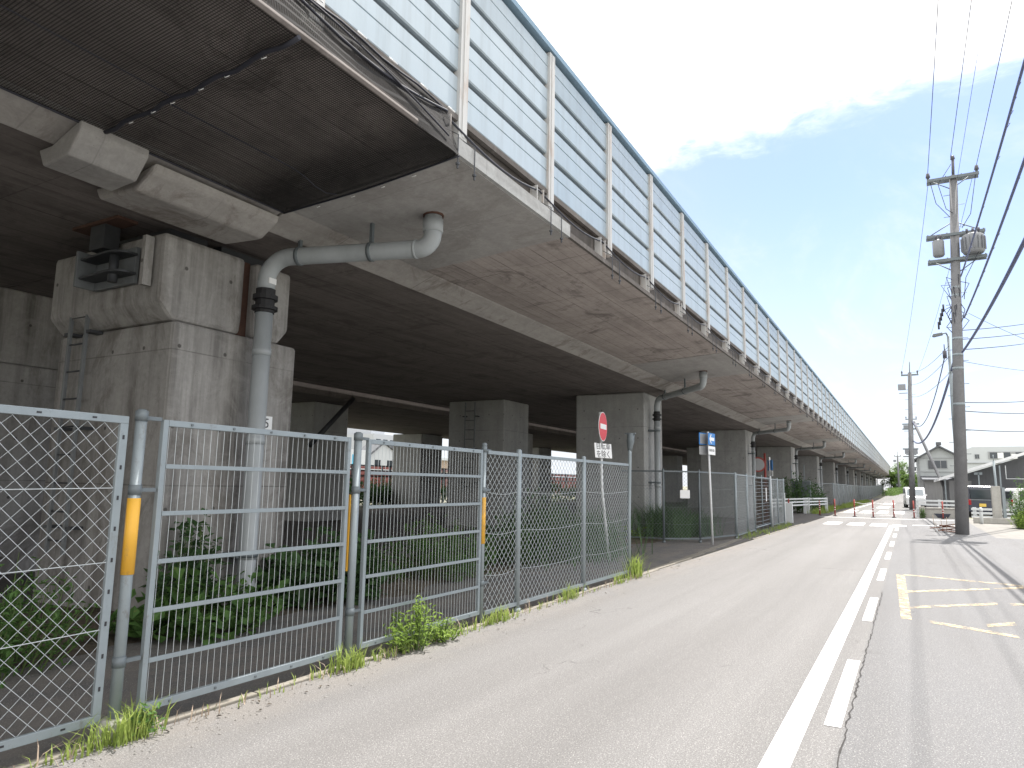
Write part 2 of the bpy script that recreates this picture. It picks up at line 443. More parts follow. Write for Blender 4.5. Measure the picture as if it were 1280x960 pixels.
gen = tc.outputs['Generated']
sep = t.nodes.new('ShaderNodeSeparateXYZ'); L(gen, sep.inputs[0])
# plane of the cloud layer: direction projected onto a flat sheet overhead
zc = ma('MAXIMUM', sep.outputs[2], .02)
cx = ma('DIVIDE', sep.outputs[0], zc); cy = ma('DIVIDE', sep.outputs[1], zc)
comb = t.nodes.new('ShaderNodeCombineXYZ'); L(cx, comb.inputs[0]); L(cy, comb.inputs[1])
cv = comb.outputs[0]
n1 = wn(1.3, 7, cv, .62, .3); n2 = wn(7.0, 6, cv, .65, .5)
# edge of the big cloud bank (sheet coordinates): overhead side of a slanted line
edge = ma('ADD', ma('MULTIPLY', cy, 1.0), ma('MULTIPLY', cx, .18))
edge = ma('ADD', edge, ma('MULTIPLY', ma('SUBTRACT', n1, .5), .75))
edge = ma('ADD', edge, ma('MULTIPLY', ma('SUBTRACT', n2, .5), .30))
bank = mr(edge, 2.02, 1.66)
holes = mr(n2, .56, .70, 1.0, .70)
bank = ma('MULTIPLY', bank, holes)
# a thin streak lower down
sv = vm('MULTIPLY', cv, (.8, .25, 1)); n3 = wn(1.6, 6, sv.outputs[0], .65, .6)
wisp = ma('MULTIPLY', mr(n3, .47, .75), .65)
# pale veil towards the horizon
veil = ma('ADD', mr(sep.outputs[2], .42, .0, 0., .62), mr(ma('SUBTRACT', ma('MULTIPLY', sep.outputs[0], -1.), ma('MULTIPLY', sep.outputs[2], .2)), -.02, .40, 0., .38))
def wmix(f, a, b):
    n = t.nodes.new('ShaderNodeMix'); n.data_type = 'RGBA'
    L(f, n.inputs[0])
    for i, q in ((6, a), (7, b)):
        if hasattr(q, 'node'): L(q, n.inputs[i])
        else: n.inputs[i].default_value = q+(1,)
    return n.outputs[2]
skm = t.nodes.new('ShaderNodeMix'); skm.data_type = 'RGBA'; skm.blend_type = 'MULTIPLY'; skm.inputs[0].default_value = 1; L(sky.outputs[0], skm.inputs[6]); skm.inputs[7].default_value = (.77,.775,.89,1)
c0 = wmix(veil, skm.outputs[2], (3.55, 3.72, 3.95))
c1 = wmix(wisp, c0, (3.9, 4.1, 4.25))
c2 = wmix(bank, c1, (7.2, 7.15, 7.1))
L(c2, bg.inputs['Color'])
sc.view_settings.view_transform = 'Standard'; sc.view_settings.look = 'None'
sc.view_settings.exposure = .92; sc.view_settings.gamma = 1; sc.view_settings.use_curve_mapping = False

# ------------------------------------------------------------------ ground, road, markings
def sheet(name, x0, x1, ys, z, mat, hole=False):
    b = MB()
    for a, c in zip(ys[:-1], ys[1:]):
        b.quad((x0,a,z+rise(a)), (x1,a,z+rise(a)), (x1,c,z+rise(c)), (x0,c,z+rise(c)))
    o = b.build(name, mat, None); o['kind'] = 'structure'; return o
YS = [-60, 0, 40, 90]+[90+10*i for i in range(1, 16)]
sheet('ground', -3000, 3000, [-3000]+YS+[3500], -.03, M['ground'])
sheet('road', -4.03, 2.4, YS, 0, M['road'])
sheet('roadside_apron', 2.4, 14.0, [-60, 28.2], 0, M['road'])
sheet('roadside_lot', 2.4, 30, [28.2, 46.5], -.002, M['lot'])
sheet('yard', -25, -4.10, YS[:8], -.006, M['yard'])
b = MB()
for k in range(-8, 66):
    y0 = k*1.2
    if 11.3 < y0 < 21.2: continue
    if 31.6 < y0 < 46: continue
    h = .014+random.uniform(-.006, .006); dx = random.uniform(-.008, .008)
    b.box(-4.10+dx, -4.03+dx, y0+.006, y0+1.194, -.02, h)
b.build('kerb', M['kerb'], None, .008)['kind'] = 'structure'
# flush concrete edge across the side opening
b = MB()
for k in range(8):
    y0 = 11.3+k*1.25; xo = -.05*k*.9
    b.box(-4.14+xo, -4.0+xo, y0+.005, y0+1.24, -.02, .012)
b.build('kerb', M['kerb'], None)['kind'] = 'structure'

def marking(name, polys, mat, label=None):
    b = MB()
    for p in polys: b.poly([(x, y, .004) for x, y in p])
    o = b.build(name, mat); o['kind'] = 'structure'; return o
line = [(-.795,-30),(-.645,-30),(-.645,6),(-.64,12),(-.66,20),(-.66,34.0),(-.2,34.05),(-.2,35.0),(-.62,35.2),(-.82,34.2),(-.80,20),(-.79,12),(-.795,6)]
marking('white_edge_line', [line], M['white_paint'])
ds = []
for k in range(-4, 7):
    y0 = 5.11+4.17*k; ds.append([(-.56,y0),(-.46,y0),(-.46,y0+2.0),(-.56,y0+2.0)])
ds += [[(-.6,32.3),(-.5,32.3),(-.5,33.4),(-.6,33.4)]]
marking('white_broken_line', ds, M['white_paint'])
cw = []
for x in (-3.35, -2.42, -1.55): cw.append([(x,33.2),(x+.62,33.2),(x+.62,35.8),(x,35.8)])
for x in (-3.9, -2.95, -1.95, -1.0): cw.append([(x,51.5),(x+.6,51.5),(x+.6,57.5),(x,57.5)])
for x in (-2.1,): cw += [[(x-.4,66),(x+.5,66),(x+.5,74),(x-.4,74)], [(x-.5,84),(x+.6,84),(x+.6,92),(x-.5,92)]]
marking('crosswalk_bars', cw, M['white_paint'])
marking('stop_line', [[(.03,35.2),(1.75,36.1),(1.75,36.5),(.03,35.6)], [(-4.3,41.6),(1.9,42.6),(1.9,42.9),(-4.3,41.9)],
                      [(-4.3,50.2),(-1.2,50.4),(-1.2,50.7),(-4.3,50.5)],[(-3.95,60),(-3.83,60),(-3.5,90),(-3.62,90)]], M['white_paint'])
yl = [[(-.29,14.63),(-.16,14.63),(-.06,9.67),(-.17,9.69)],
      [(-.16,14.72),(1.52,14.26),(1.52,14.10),(-.16,14.56)],
      [(-.11,12.36),(1.0,13.5),(1.0,13.32),(-.11,12.16)],
      [(-.08,10.74),(.95,11.82),(.95,11.62),(-.08,10.56)],
      [(.12,9.74),(.91,9.30),(.91,9.14),(.12,9.58)],
      [(.68,9.86),(.98,10.22),(.98,10.0),(.68,9.66)],
      [(1.05,13.5),(1.62,14.2),(1.66,14.0),(1.3,13.62)],
      [(1.1,11.84),(1.7,12.3),(1.7,12.12),(1.1,11.66)], [(1.5,9.6),(1.62,14.2),(1.74,14.2),(1.62,9.6)]]
marking('faded_yellow_hatching', yl, M['yellow_paint'])
b = MB(); x = -.43; y = -2.
pts = []
while y < 12:
    pts.append((x+random.uniform(-.011,.011), y)); y += random.uniform(.03,.12)
for (xa,ya),(xb,yb) in zip(pts[:-1], pts[1:]):
    ww = random.uniform(.002,.0065); b.quad((xa-ww,ya,.005),(xa+ww,ya,.005),(xb+ww,yb,.005),(xb-ww,yb,.005))
b.build('pavement_crack', M['crack'])['kind'] = 'structure'
def crack(x, y, a, n, nm='pavement_crack'):
    b = MB(); 
    for i in range(n):
        a += random.uniform(-.5,.5); l = random.uniform(.03,.09); x2 = x+math.cos(a)*l; y2 = y+math.sin(a)*l
        ww = random.uniform(.001,.003); nx, ny = -math.sin(a)*ww, math.cos(a)*ww
        b.quad((x-nx,y-ny,.0045),(x+nx,y+ny,.0045),(x2+nx,y2+ny,.0045),(x2-nx,y2-ny,.0045)); x, y = x2, y2
    b.build(nm, M['crack'])['kind'] = 'structure'

# ------------------------------------------------------------------ viaduct
P0, SP = 4.71, 15.54
PY = [P0+SP*k for k in range(-1, 13)]
YN, YJ, YF = -30.0, 5.30, 205.0
via = thing('elevated_viaduct', 'long concrete road viaduct running away beside the road, its brown underside in shade', 'viaduct', (-9, 5.3, 4.4))
def segs(y0, y1): return [(y0, y1)]
b = MB()
for (y0, y1) in ((YN, YJ-.03), (YJ, YF)):
    b.prism([(-6.40,4.38),(-15.2,4.38),(-15.2,5.0),(-6.40,5.0)], y0, y1)
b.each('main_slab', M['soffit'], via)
b = MB()
for (y0, y1) in ((YN, YJ-.03), (YJ, YF)):
    b.prism([(-6.397,4.375),(-5.98,4.53),(-5.95,4.60),(-6.397,4.60)], y0, y1)
b.each('haunch', M['haunch'], via, .012)
def canti(y0, y1, mat, name, dz=0.):
    b = MB(); b.prism([(-5.949,4.535-dz),(-3.70,4.675-dz),(-3.70,4.715),(-3.87,4.9),(-5.949,4.9)], y0, y1); return b.build(name, mat, via)
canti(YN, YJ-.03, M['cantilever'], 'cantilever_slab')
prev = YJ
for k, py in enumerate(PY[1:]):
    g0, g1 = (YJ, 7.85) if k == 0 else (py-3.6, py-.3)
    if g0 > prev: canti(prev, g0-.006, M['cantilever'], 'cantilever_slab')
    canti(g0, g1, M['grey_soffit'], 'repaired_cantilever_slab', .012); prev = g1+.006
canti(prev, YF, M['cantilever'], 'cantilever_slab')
b = MB(); pr = [(-6.02,4.44),(-6.06,4.36),(-6.30,4.215),(-6.42,4.215),(-6.92,4.245),(-7.0,4.372),(-6.39,4.372)]
b.prism(pr, 3.72, 5.24); b.build('end_block', M['haunch'], via, .03)
b = MB(); b.prism([(-3.68,4.655),(-3.63,4.637),(-3.61,4.66),(-3.62,4.69),(-3.68,4.70)], YN, 4.6); b.build('drip_edge', M['soffit'], via, .006)
# far-side cantilever
b = MB(); b.prism([(-15.21,4.5),(-17.4,4.7),(-17.4,5.1),(-15.21,5.1)], YN, YF); b.build('cantilever_slab', M['cantilever'], via)
# fascia: lower clean band, recess above
b = MB(); b.prism([(-3.698,4.672),(-3.66,4.675),(-3.66,4.84),(-3.85,4.87),(-3.85,4.80),(-3.698,4.80)], YJ-.02, 7.9); b.each('fascia_band', M['fascia'], via)
b = MB(); b.prism([(-3.698,4.672),(-3.66,4.675),(-3.662,4.745),(-3.85,4.78),(-3.85,4.72),(-3.698,4.72)], 7.906, YF); b.each('fascia_band', M['fascia_dirty'], via)
b = MB(); b.prism([(-3.698,4.672),(-3.66,4.675),(-3.66,4.74),(-3.698,4.74)], YN, YJ-.05); b.each('fascia_band', M['fascia_dirty'], via)
b = MB(); b.box(-4.3, -3.88, YN, YF, 4.79, 5.40); b.build('edge_beam', M['fascia_dirty'], via)
b = MB(); b.box(-17.3, -3.9, YN, YF, 5.41, 5.55); b.build('deck_slab', M['soffit'], via)
b = MB()  # hardened mortar patch box on the haunch
b.prism([(-6.62,4.375),(-6.52,4.20),(-6.12,4.22),(-5.96,4.42),(-5.96,4.52),(-6.40,4.372)], 3.0, 3.62)
b.build('patch_box', M['grey_soffit'], via, .02)
# far carriageway of the viaduct
far = thing('parallel_viaduct', 'second carriageway of the viaduct in deep shade, its far edge beam lit by daylight', 'viaduct', (-24, 5, 4.4))
b = MB(); b.prism([(-17.45,4.38),(-27.0,4.38),(-27.0,5.2),(-17.45,5.2)], YN, YF); b.each('main_slab', M['soffit'], far)
b = MB(); b.prism([(-27.01,4.52),(-30.0,5.0),(-30.0,6.1),(-29.7,6.1),(-29.7,5.4),(-27.01,5.4)], YN, YF); b.build('cantilever_slab', M['haunch'], far)
b = MB(); b.box(-30.0, -29.92, YN, YF, 6.1, 7.6); b.build('noise_wall', M['barrier'], far)

# piers of the near viaduct, each a thing
def simple_pier(name, label, x1, y, w=1.8, dpt=2.3, z=4.372, mat=None):
    t_ = thing(name, label, 'pier', (x1-dpt/2, y+w/2, 0), 'piers under the viaduct')
    b = MB(); b.box(x1-dpt, x1, y, y+w, -.2, z); b.build('shaft', mat or M['pier'], t_, .04)
    return t_
def ladder(parent, x, y, z0, z1, width=.36, mat='dark_steel', ny=-1):
    b = MB()
    for s in (-1, 1): b.box(x+s*width/2-.02, x+s*width/2+.02, y-.16, y-.125, z0, z1)
    b.each('ladder_rails', M['grey_steel'], parent)
    b = MB(); z = z0+.15
    while z < z1: b.tube([(x-width/2,y-.142,z),(x+width/2,y-.142,z)], .011, 6); z += .33
    z = z0+.3
    while z < z1:
        for s in (-1, 1): b.box(x+s*(width/2+.05)-.06, x+s*(width/2+.05)+.06, y-.155, y-.005, z-.018, z+.018)
        z += 1.15
    b.build('ladder_rungs', M[mat], parent)

pier = thing('concrete_pier', 'nearest weathered two-stage concrete pier, its upper block chamfered, plate numbered 25', 'pier', (-8.1, 5.6, 0), 'piers under the viaduct')
b = MB(); b.box(-9.3, -7.0, 4.71, 6.50, -.2, 3.23); b.build('pedestal', M['pier_old'], pier, .045)
b = MB()
for (y0, y1) in ((4.53, 5.62), (5.78, 6.36)):
    c0 = .17 if y0 < 5 else .02; c1 = .15 if y0 > 5 else .02
    b.prism([(y0+c0,3.232),(y1-c1,3.232),(y1,3.42),(y1,4.20),(y0,4.20),(y0,3.42)], -9.25, -7.02, axis='x')
b.build('upper_block', M['pier_old'], pier, .05)
b = MB(); b.box(-9.2, -7.14, 5.62, 5.78, 3.24, 4.20); b.build('joint_gap', M['rust'], pier)
b = MB(); b.box(-8.9, -7.35, 4.8, 5.3, 4.2, 4.378); b.box(-8.9, -7.35, 5.5, 6.2, 4.2, 4.378); b.each('bearing', M['dark_steel'], pier)
b = MB(); b.box(-6.999, -6.985, 5.90, 6.16, 2.10, 2.28); pl = b.build('number_plate', M['sign_white'], pier)
text_mesh('25', .17, M['ink'], 'lettering', pl, (-6.984, 6.03, 2.185), (0,1,0), (0,0,1))
ladder(pier, -8.62, 4.71, .6, 3.95, .34)
br = thing('restrainer_bracket', 'heavy dark steel restrainer bracket with curved shelves beside the nearest pier top', 'bracket', (-7.9, 4.4, 3.7))
b = MB(); b.box(-8.4, -7.5, 4.26, 4.5, 4.345, 4.378); b.build('soffit_plate', M['rust'], br)
b = MB(); b.box(-8.08, -7.80, 4.30, 4.48, 4.06, 4.344); b.build('stub', M['dark_steel'], br)
b = MB(); b.box(-8.22, -7.42, 4.46, 4.51, 3.64, 4.06); b.box(-8.22, -8.18, 4.24, 4.4599, 3.64, 4.06); b.each('back_plate', M['grey_steel'], br, .005)
b = MB()
for z in (3.96, 3.74):
    pts = [(-8.17,4.459),(-8.17,4.27)]+[(-7.62+.24*math.sin(a), 4.36-.13*math.cos(a)) for a in [i*math.pi/16 for i in range(0, 9)]]+[(-7.38,4.459)]
    b.prism(pts, z-.012, z+.012, axis='z')
b.each('curved_shelf', M['dark_steel'], br)
b = MB(); b.tube([(-7.62,4.34,3.64),(-7.62,4.34,3.96)], .05, 10); b.build('pin', M['dark_steel'], br)
b = MB(); b.box(-7.22, -7.16, 4.40, 4.5, 3.58, 4.14); b.build('side_bar', M['pier_old'], br)

plab = {1: 'plain grey concrete pier directly behind the no-entry sign, second in the front row',
        2: 'front-row concrete pier right behind the white pole of the one-way arrow sign',
        3: 'front-row concrete pier standing behind the brown mesh gate and red post',
        4: 'front-row concrete pier with its foot in the dark shrubs behind the white guardrail',
        5: 'front-row concrete pier just left of the start of the long far fence',
        6: 'front-row concrete pier first behind the long far chain-link fence'}
for k, py in enumerate(PY[1:]):
    if k == 0: continue
    lab = plab.get(k, 'small distant front-row pier, %s above the long far fence' % ['first','second','third','fourth','fifth','sixth','seventh','eighth','ninth'][k-7])
    simple_pier('concrete_pier', lab, -7.0, py+.36 if k else py, 1.8)
for k, py in enumerate(PY[1:6]):
    labs = ['dark two-stage back-row pier at the left edge behind the near chain-link panel',
            'back-row concrete pier with a ladder, seen above the mesh gate and chain-link fence']
    if k == 0:
        t_ = thing('concrete_pier', labs[0], 'pier', (-13.1, 5.6, 0), 'piers under the viaduct')
        b = MB(); b.box(-14.3, -12, 4.71, 6.5, -.2, 3.2); b.build('pedestal', M['pier_old'], t_, .04)
        b = MB(); b.box(-14.25, -12.05, 4.53, 6.36, 3.202, 4.378); b.build('upper_block', M['pier_old'], t_, .04)
    else:
        lab = labs[1] if k == 1 else 'back-row pier half hidden in the dark, %s after the back-row ladder pier' % ['','','first','second','third','fourth'][k]
        t_ = simple_pier('concrete_pier', lab, -12.0, py+.36, 1.8)
        if k == 1: ladder(t_, -13.3, py+.36, 1.2, 4.3, .40)

for k in range(-1, 5):
    y = 18.7+15.54*k
    simple_pier('concrete_pier', ['third-row pier in deep shade behind the near chain-link panel', 'dark third-row pier left of the daylight gap above the left mesh gate', 'third-row pier behind the back-row ladder pier', 'third-row pier behind the pier with the no-entry sign', 'third-row pier behind the arrow sign pier', 'farthest third-row pier in the shade'][k+1], -19.0, y, 1.8, 2.2)
    simple_pier('concrete_pier', ['last-row pier at the far left in the shade', 'last-row pier hidden behind the third-row pier by the daylight gap', 'paler last-row pier right of the daylight gap above the right mesh gate', 'last-row pier behind the no-entry sign', 'last-row pier behind the arrow sign', 'farthest last-row pier in the shade'][k+1], -25.5, y-.3, 2.2, 2.2, mat=M['pier'])
# drain pipes
def pipe_bracket(b, p, z1): pass
def drain(label, yv, y_top, x_top, near=False):
    t_ = thing('drain_pipe', label, 'drain pipe', (-6.75, yv, 0), 'drain pipes down the piers')
    r = .105 if near else .09
    zt = 4.58+(x_top+5.9)*.062; zh = 4.2
    H = Vector((x_top, y_top, zh)); V = Vector((-6.75, yv, zh))
    u = (V-H).normalized(); Lh = (V-H).length
    er = .17; er2 = .30
    path = [H+Vector((0,0,zt-zh))] + arc(H+Vector((0,0,er))+u*er, -u, Vector((0,0,-1)), er, 0, math.pi/2, 6)
    path += arc(V-u*er2-Vector((0,0,er2)), Vector((0,0,1)), u, er2, 0, math.pi/2, 7)
    path += [Vector((-6.75,yv,3.78))]
    b = MB(); b.tube(path, r, 14); b.build('upper_run', M['pvc'], t_)
    b = MB(); b.tube([(-6.75,yv,3.52),(-6.75,yv,.32),(-6.70,yv,.2),(-6.58,yv,.03)], r, 14); b.build('down_pipe', M['pvc'], t_)
    b = MB()
    prof = [(3.50,r+.012),(3.535,r+.012),(3.54,r+.05),(3.58,r+.05),(3.585,r+.01),(3.66,r+.01),(3.665,r+.045),(3.72,r+.045),(3.725,r+.012),(3.80,r+.012)]
    b.tube([(-6.75,yv,z) for z,_ in prof], [q for _,q in prof], 14, smooth=False); b.build('rubber_coupling', M['rubber'], t_)
    b = MB()
    for z in ((3.02,1.95,.62) if near else (3.3,1.5)): b.tube([(-6.75,yv,z-.045),(-6.75,yv,z+.045)], r+.008, 14)
    p1 = H+Vector((0,0,er+.02)); b.tube([p1,p1+Vector((0,0,.16))], r+.014, 14)
    q = H+u*(er+.02); b.tube([q,q+u*.03], r+.008, 14)
    b.each('socket', M['pvc'], t_)
    b = MB(); b.tube([H+Vector((0,0,zt-zh-.07)),H+Vector((0,0,zt-zh+.02))], r+.02, 12); b.build('rust_collar', M['rust'], t_)
    b = MB()
    for fr in (.36, .80):
        c = H+u*(Lh*fr); zz = 4.575+(c.x+5.9)*.062; zz = max(zz, 4.45)
        b.tube([c-u*.022,c+u*.022], r+.011, 14); b.box(c.x-.02, c.x+.02, c.y-.02, c.y+.02, c.z+r, zz)
    b.each('hanger', M['galv_dark'], t_)
    b = MB()
    for z in ((.62,) if near else (3.2, 1.6)): b.tube([(-6.75,yv,z-.025),(-6.75,yv,z+.025)], r+.014, 14); b.box(-7.0, -6.75, yv-.15, yv+.15, z-.025, z+.025)
    b.each('wall_clip', M['galv_dark'], t_)
    if near:
        b = MB(); b.box(-6.75+r-.02, -6.75+r+.004, yv-.05, yv+.06, 3.86, 3.93); b.build('paper_sticker', M['sign_white'], t_)
    return t_
drain('grey drain pipe with black rubber coupling running down the nearest pier beside plate 25', 5.72, 6.33, -4.70, True)
for k, py in enumerate(PY[1:]):
    if k == 0: continue
    lab = {1: 'grey drain pipe down the pier behind the no-entry sign, elbowed under the deck edge',
           2: 'drain pipe down the pier behind the arrow sign pole', 3: 'drain pipe down the pier behind the brown mesh gate',
           4: 'drain pipe down the pier among the dark shrubs behind the guardrail'}.get(k, 'thin distant drain pipe on the %s pier after the one numbered 25' % ['','','','','','fifth','sixth','seventh','eighth','ninth','tenth','eleventh','twelfth','thirteenth'][k])
    drain(lab, py+.83, py-1.5, -4.7)

# ------------------------------------------------------------------ noise barrier
nb = thing('noise_barrier', 'tall pale blue-grey metal noise barrier with louvred panels along the viaduct edge', 'noise barrier', (-3.8, 5.55, 5.2))
BX, BP = -3.82, 2.04; B0y = 5.55-BP*3; NBAY = 96; zb, zt_ = 5.22, 7.13
ph = (zt_-zb)/4
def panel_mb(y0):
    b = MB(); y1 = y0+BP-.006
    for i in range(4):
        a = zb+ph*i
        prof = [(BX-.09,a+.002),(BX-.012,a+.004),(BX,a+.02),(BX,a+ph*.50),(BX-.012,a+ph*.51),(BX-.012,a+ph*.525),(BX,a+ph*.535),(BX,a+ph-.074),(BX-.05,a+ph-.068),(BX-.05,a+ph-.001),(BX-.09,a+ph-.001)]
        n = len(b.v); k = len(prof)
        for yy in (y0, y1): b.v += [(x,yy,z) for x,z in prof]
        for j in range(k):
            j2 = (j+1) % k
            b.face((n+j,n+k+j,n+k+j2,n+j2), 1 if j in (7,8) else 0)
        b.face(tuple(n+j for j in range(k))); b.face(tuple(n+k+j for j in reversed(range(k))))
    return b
pan0 = panel_mb(B0y).build('louvred_panel', [M['barrier'], M['barrier_slot_shade']], nb)
b = MB(); y = B0y
b.box(BX-.09, BX+.035, y-.075, y+.075, 4.97, 7.10); b.box(BX+.0352, BX+.042, y-.02, y+.02, 4.99, 7.08)
post0 = b.build('barrier_post', M['bpost'], nb)
b = MB(); b.prism([(BX-.12,zt_),(BX+.05,zt_),(BX+.06,zt_+.06),(BX+.02,zt_+.10),(BX-.10,zt_+.10)], B0y, B0y+BP-.004)
cap0 = b.build('coping', M['barrier_cap'], nb)
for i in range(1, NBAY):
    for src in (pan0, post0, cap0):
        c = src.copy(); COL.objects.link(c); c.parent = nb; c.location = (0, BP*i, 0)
# supports under the barrier: small brackets, hanging rods, conduit
b = MB(); b.box(-3.86, -3.80, YN, YF, 5.14, 5.205); b.build('bottom_rail', M['fascia_dirty'], nb)
bk = MB(); y = B0y-.32
bk.box(-3.875, -3.77, y-.09, y-.078, 4.82, 5.13); bk.box(-3.875, -3.77, y+.078, y+.09, 4.82, 5.13); bk.box(-3.875, -3.86, y-.078, y+.078, 4.82, 5.13)
for k in range(3): bk.box(-3.8599, -3.84, y-.0779, y+.0779, 4.86+.09*k, 4.875+.09*k)
bk0 = bk.build('anchor_bracket', M['bpost'], nb)
rods = []
for (x, yy) in ((-3.645,B0y-.28), (-3.645,B0y+.02)):
    rd = MB(); rd.tube([(x-.15,yy,4.96),(x,yy,4.86),(x,yy,4.575),(x,yy,4.57),(x,yy,4.55),(x,yy,4.545),(x,yy,4.51)], [.006,.006,.006,.02,.02,.010,.010], 6, smooth=False)
    rods.append(rd.build('hanging_rod', M['dark_steel'], nb))
bk0.location = (0, BP*40, 0)
for q in rods: q.location = (0, BP*40, 0)
for i in range(3, 40):
    for src in [bk0]+rods:
        c = src.copy(); COL.objects.link(c); c.parent = nb; c.location = (0, BP*i, 0)
cab = MB()
for i in range(0, 60):
    y0 = B0y+BP*i; sag = random.uniform(.10,.16)
    cab.tube([(-3.80+.05*math.sin(math.pi*s/8), y0+BP*s/8-.3, 5.10-sag*math.sin(math.pi*s/8)) for s in range(9)], .013, 5, caps=False)
tag(cab.build('conduit_cable', M['cable'], None, loc=(-3.8,6,5.1)), 'thin black cable looping along under the noise barrier, clipped at each post', 'cable')

# safety net below the near deck
net = thing('safety_net', 'black debris net slung under the near deck edge with rope seams', 'net', (-4.8, 2, 4.55))
b = MB(); nx, ny = 24, 60
def net_z(s, y):
    """s 0..1 from haunch to edge"""
    z0 = 4.50+(.15)*s
    sag = .016*abs(math.sin(math.pi*s))**.7*(.8+.2*math.sin(y*1.1+s*3))+.002*math.sin(9*s+y*3)
    sag += .09*math.exp(-((y-4.95)/.22)**2)*math.sin(math.pi*min(1,s*1.03))
    return z0-sag-.012
ya, yb = -6., 5.27
for i in range(nx+1):
    for j in range(ny+1):
        s = i/nx; yy = ya+(yb-ya)*(j/ny)**.8; x = -6.0+(2.36)*s
        b.v.append((x, yy, net_z(s, yy)))
for i in range(nx):
    for j in range(ny): b.face((i*(ny+1)+j,(i+1)*(ny+1)+j,(i+1)*(ny+1)+j+1,i*(ny+1)+j+1), 0, True)
b.build('net_sheet', M['net'], net, fixn=False)
b = MB(); k0 = 8
for i in range(k0+1):
    for j in range(ny+1):
        s = i/k0; yy = ya+(yb-ya)*(j/ny)**.8
        b.v.append((-3.635+.006*math.sin(math.pi*s)-.155*s+.009*math.sin(yy*4+s*5), yy, net_z(1,yy)+s*(5.16-net_z(1,yy))))
for i in range(k0):
    for j in range(ny): b.face((i*(ny+1)+j,(i+1)*(ny+1)+j,(i+1)*(ny+1)+j+1,i*(ny+1)+j+1), 0, True)
b.build('net_skirt', M['net'], net, fixn=False)
b = MB()
def rope(pts, r=.012): b.tube(pts, r, 5)
rope([(-6.0+2.38*i/14, 3.2+.02*math.sin(i*2.), net_z(i/14,3.2)-.012) for i in range(15)], .02)
rope([(-6.0+2.38*i/14, 5.26, net_z(i/14,5.26)-.008) for i in range(15)], .010)
rope([(-5.1, 3.2+i*.15, net_z(.38,3.2+i*.15)-.008) for i in range(14)], .006)
rope([(-5.0, -2+i*.4, net_z(.42,-2+i*.4)-.008) for i in range(14)], .006)
rope([(-6.0, ya+i*.45, net_z(0,0)-.002) for i in range(26)], .012)
rope([(-3.77, ya+i*.25, 5.15-.03*math.sin(i*.8)**2) for i in range(46)], .010)
rope([(-3.76+.12*(i/9), 3.3+i*.2, 5.1-.33*(i/9)**1.5) for i in range(10)], .009)
rope([(-3.77+.07*math.sin(math.pi*i/9), 2.9+i*.26, 5.13-.20*math.sin(math.pi*i/9)) for i in range(10)], .012)
b.each('rope', M['cable'], net)
b = MB()
for (x, yy) in [(-5.6,3.2),(-5.3,3.2),(-5.05,3.2),(-4.7,3.2),(-4.4,3.2),(-4.0,3.2),(-5.5,5.26),(-5.0,5.26),(-4.6,5.26),(-4.2,5.26)]:
    s = (x+6)/2.38; z = net_z(s, yy)-.03; b.tube([(x,yy,z),(x+.03,yy-.02,z-.03),(x+.07,yy-.01,z-.02)], .004, 4)
for yy in (3.4,3.9,4.3,4.75,5.2): b.tube([(-3.73,yy,5.14),(-3.70,yy+.04,5.11),(-3.72,yy+.10,5.13)], .009, 4)
b.each('cable_tie', M['sign_white'], net)

# ------------------------------------------------------------------ fences
def wires(p0, p1, z0, z1, pitch=.1, r=.0027, nrm=None, jit=0):
    """chain-link diamonds between two ground points"""
    b = MB(); p0 = Vector((p0[0],p0[1],0)); p1 = Vector((p1[0],p1[1],0)); L_ = (p1-p0).length; u = (p1-p0)/L_; nn = Vector((-u.y,u.x,0)); H = z1-z0
    def seg(a0, h0, a1, h1, off):
        b.tube([p0+u*a0+nn*off+Vector((0,0,z0+h0)), p0+u*a1+nn*off+Vector((0,0,z0+h1))], r, 3, caps=False, smooth=True)
    k = -H
    while k < L_:
        a0, h0 = max(k, 0), max(-k, 0); a1 = min(k+H, L_); h1 = a1-k
        if a1-a0 > .01: seg(a0, h0, a1, h1, .002)
        a0r, a1r = L_-a0, L_-a1
        if a1-a0 > .01: seg(a0r, h0, a1r, h1, -.002)
        k += pitch
    return b
def twires(b, p0, p1, hs, r=.0022, sag=.02):
    p0 = Vector((p0[0],p0[1],0)); p1 = Vector((p1[0],p1[1],0))
    for z in hs:
        b.tube([p0.lerp(p1, i/8)+Vector((0,0,z-sag*math.sin(math.pi*i/8))) for i in range(9)], r, 4, caps=False)
FX = -4.1
# near-left framed panel
fn = thing('chain_link_fence', 'galvanised chain-link panel in a flat-bar frame at the left edge', 'fence', (FX, 2.5, 0))
b = MB(); b.box(FX-.02, FX+.005, -3.0, 2.52, 1.815, 1.86); b.box(FX-.02, FX+.005, -3.0, 2.52, .10, .15); b.box(FX-.02, FX+.005, 2.47, 2.52, .15, 1.815)
b.each('frame', M['galv'], fn, .003)
b = MB()
for i in range(18): b.box(FX+.0052, FX+.007, 2.3-i*.3, 2.325-i*.3, 1.832, 1.842); b.box(FX+.0052, FX+.007, 2.3-i*.3, 2.325-i*.3, .12, .13)
for i in range(9): b.box(FX+.0052, FX+.007, 2.488, 2.500, .28+i*.18, .305+i*.18)
b.build('frame_slots', M['ink'], fn)
wires((FX-.01,-3.0), (FX-.01,2.47), .14, 1.82, .098, .0019).build('wire_mesh', M['wire'], fn, fixn=False)
b = MB(); twires(b, (FX-.008,-3.), (FX-.008,2.48), (1.43,1.0,.62), .003, .03); b.each('tension_wire', M['wire'], fn, fixn=False)

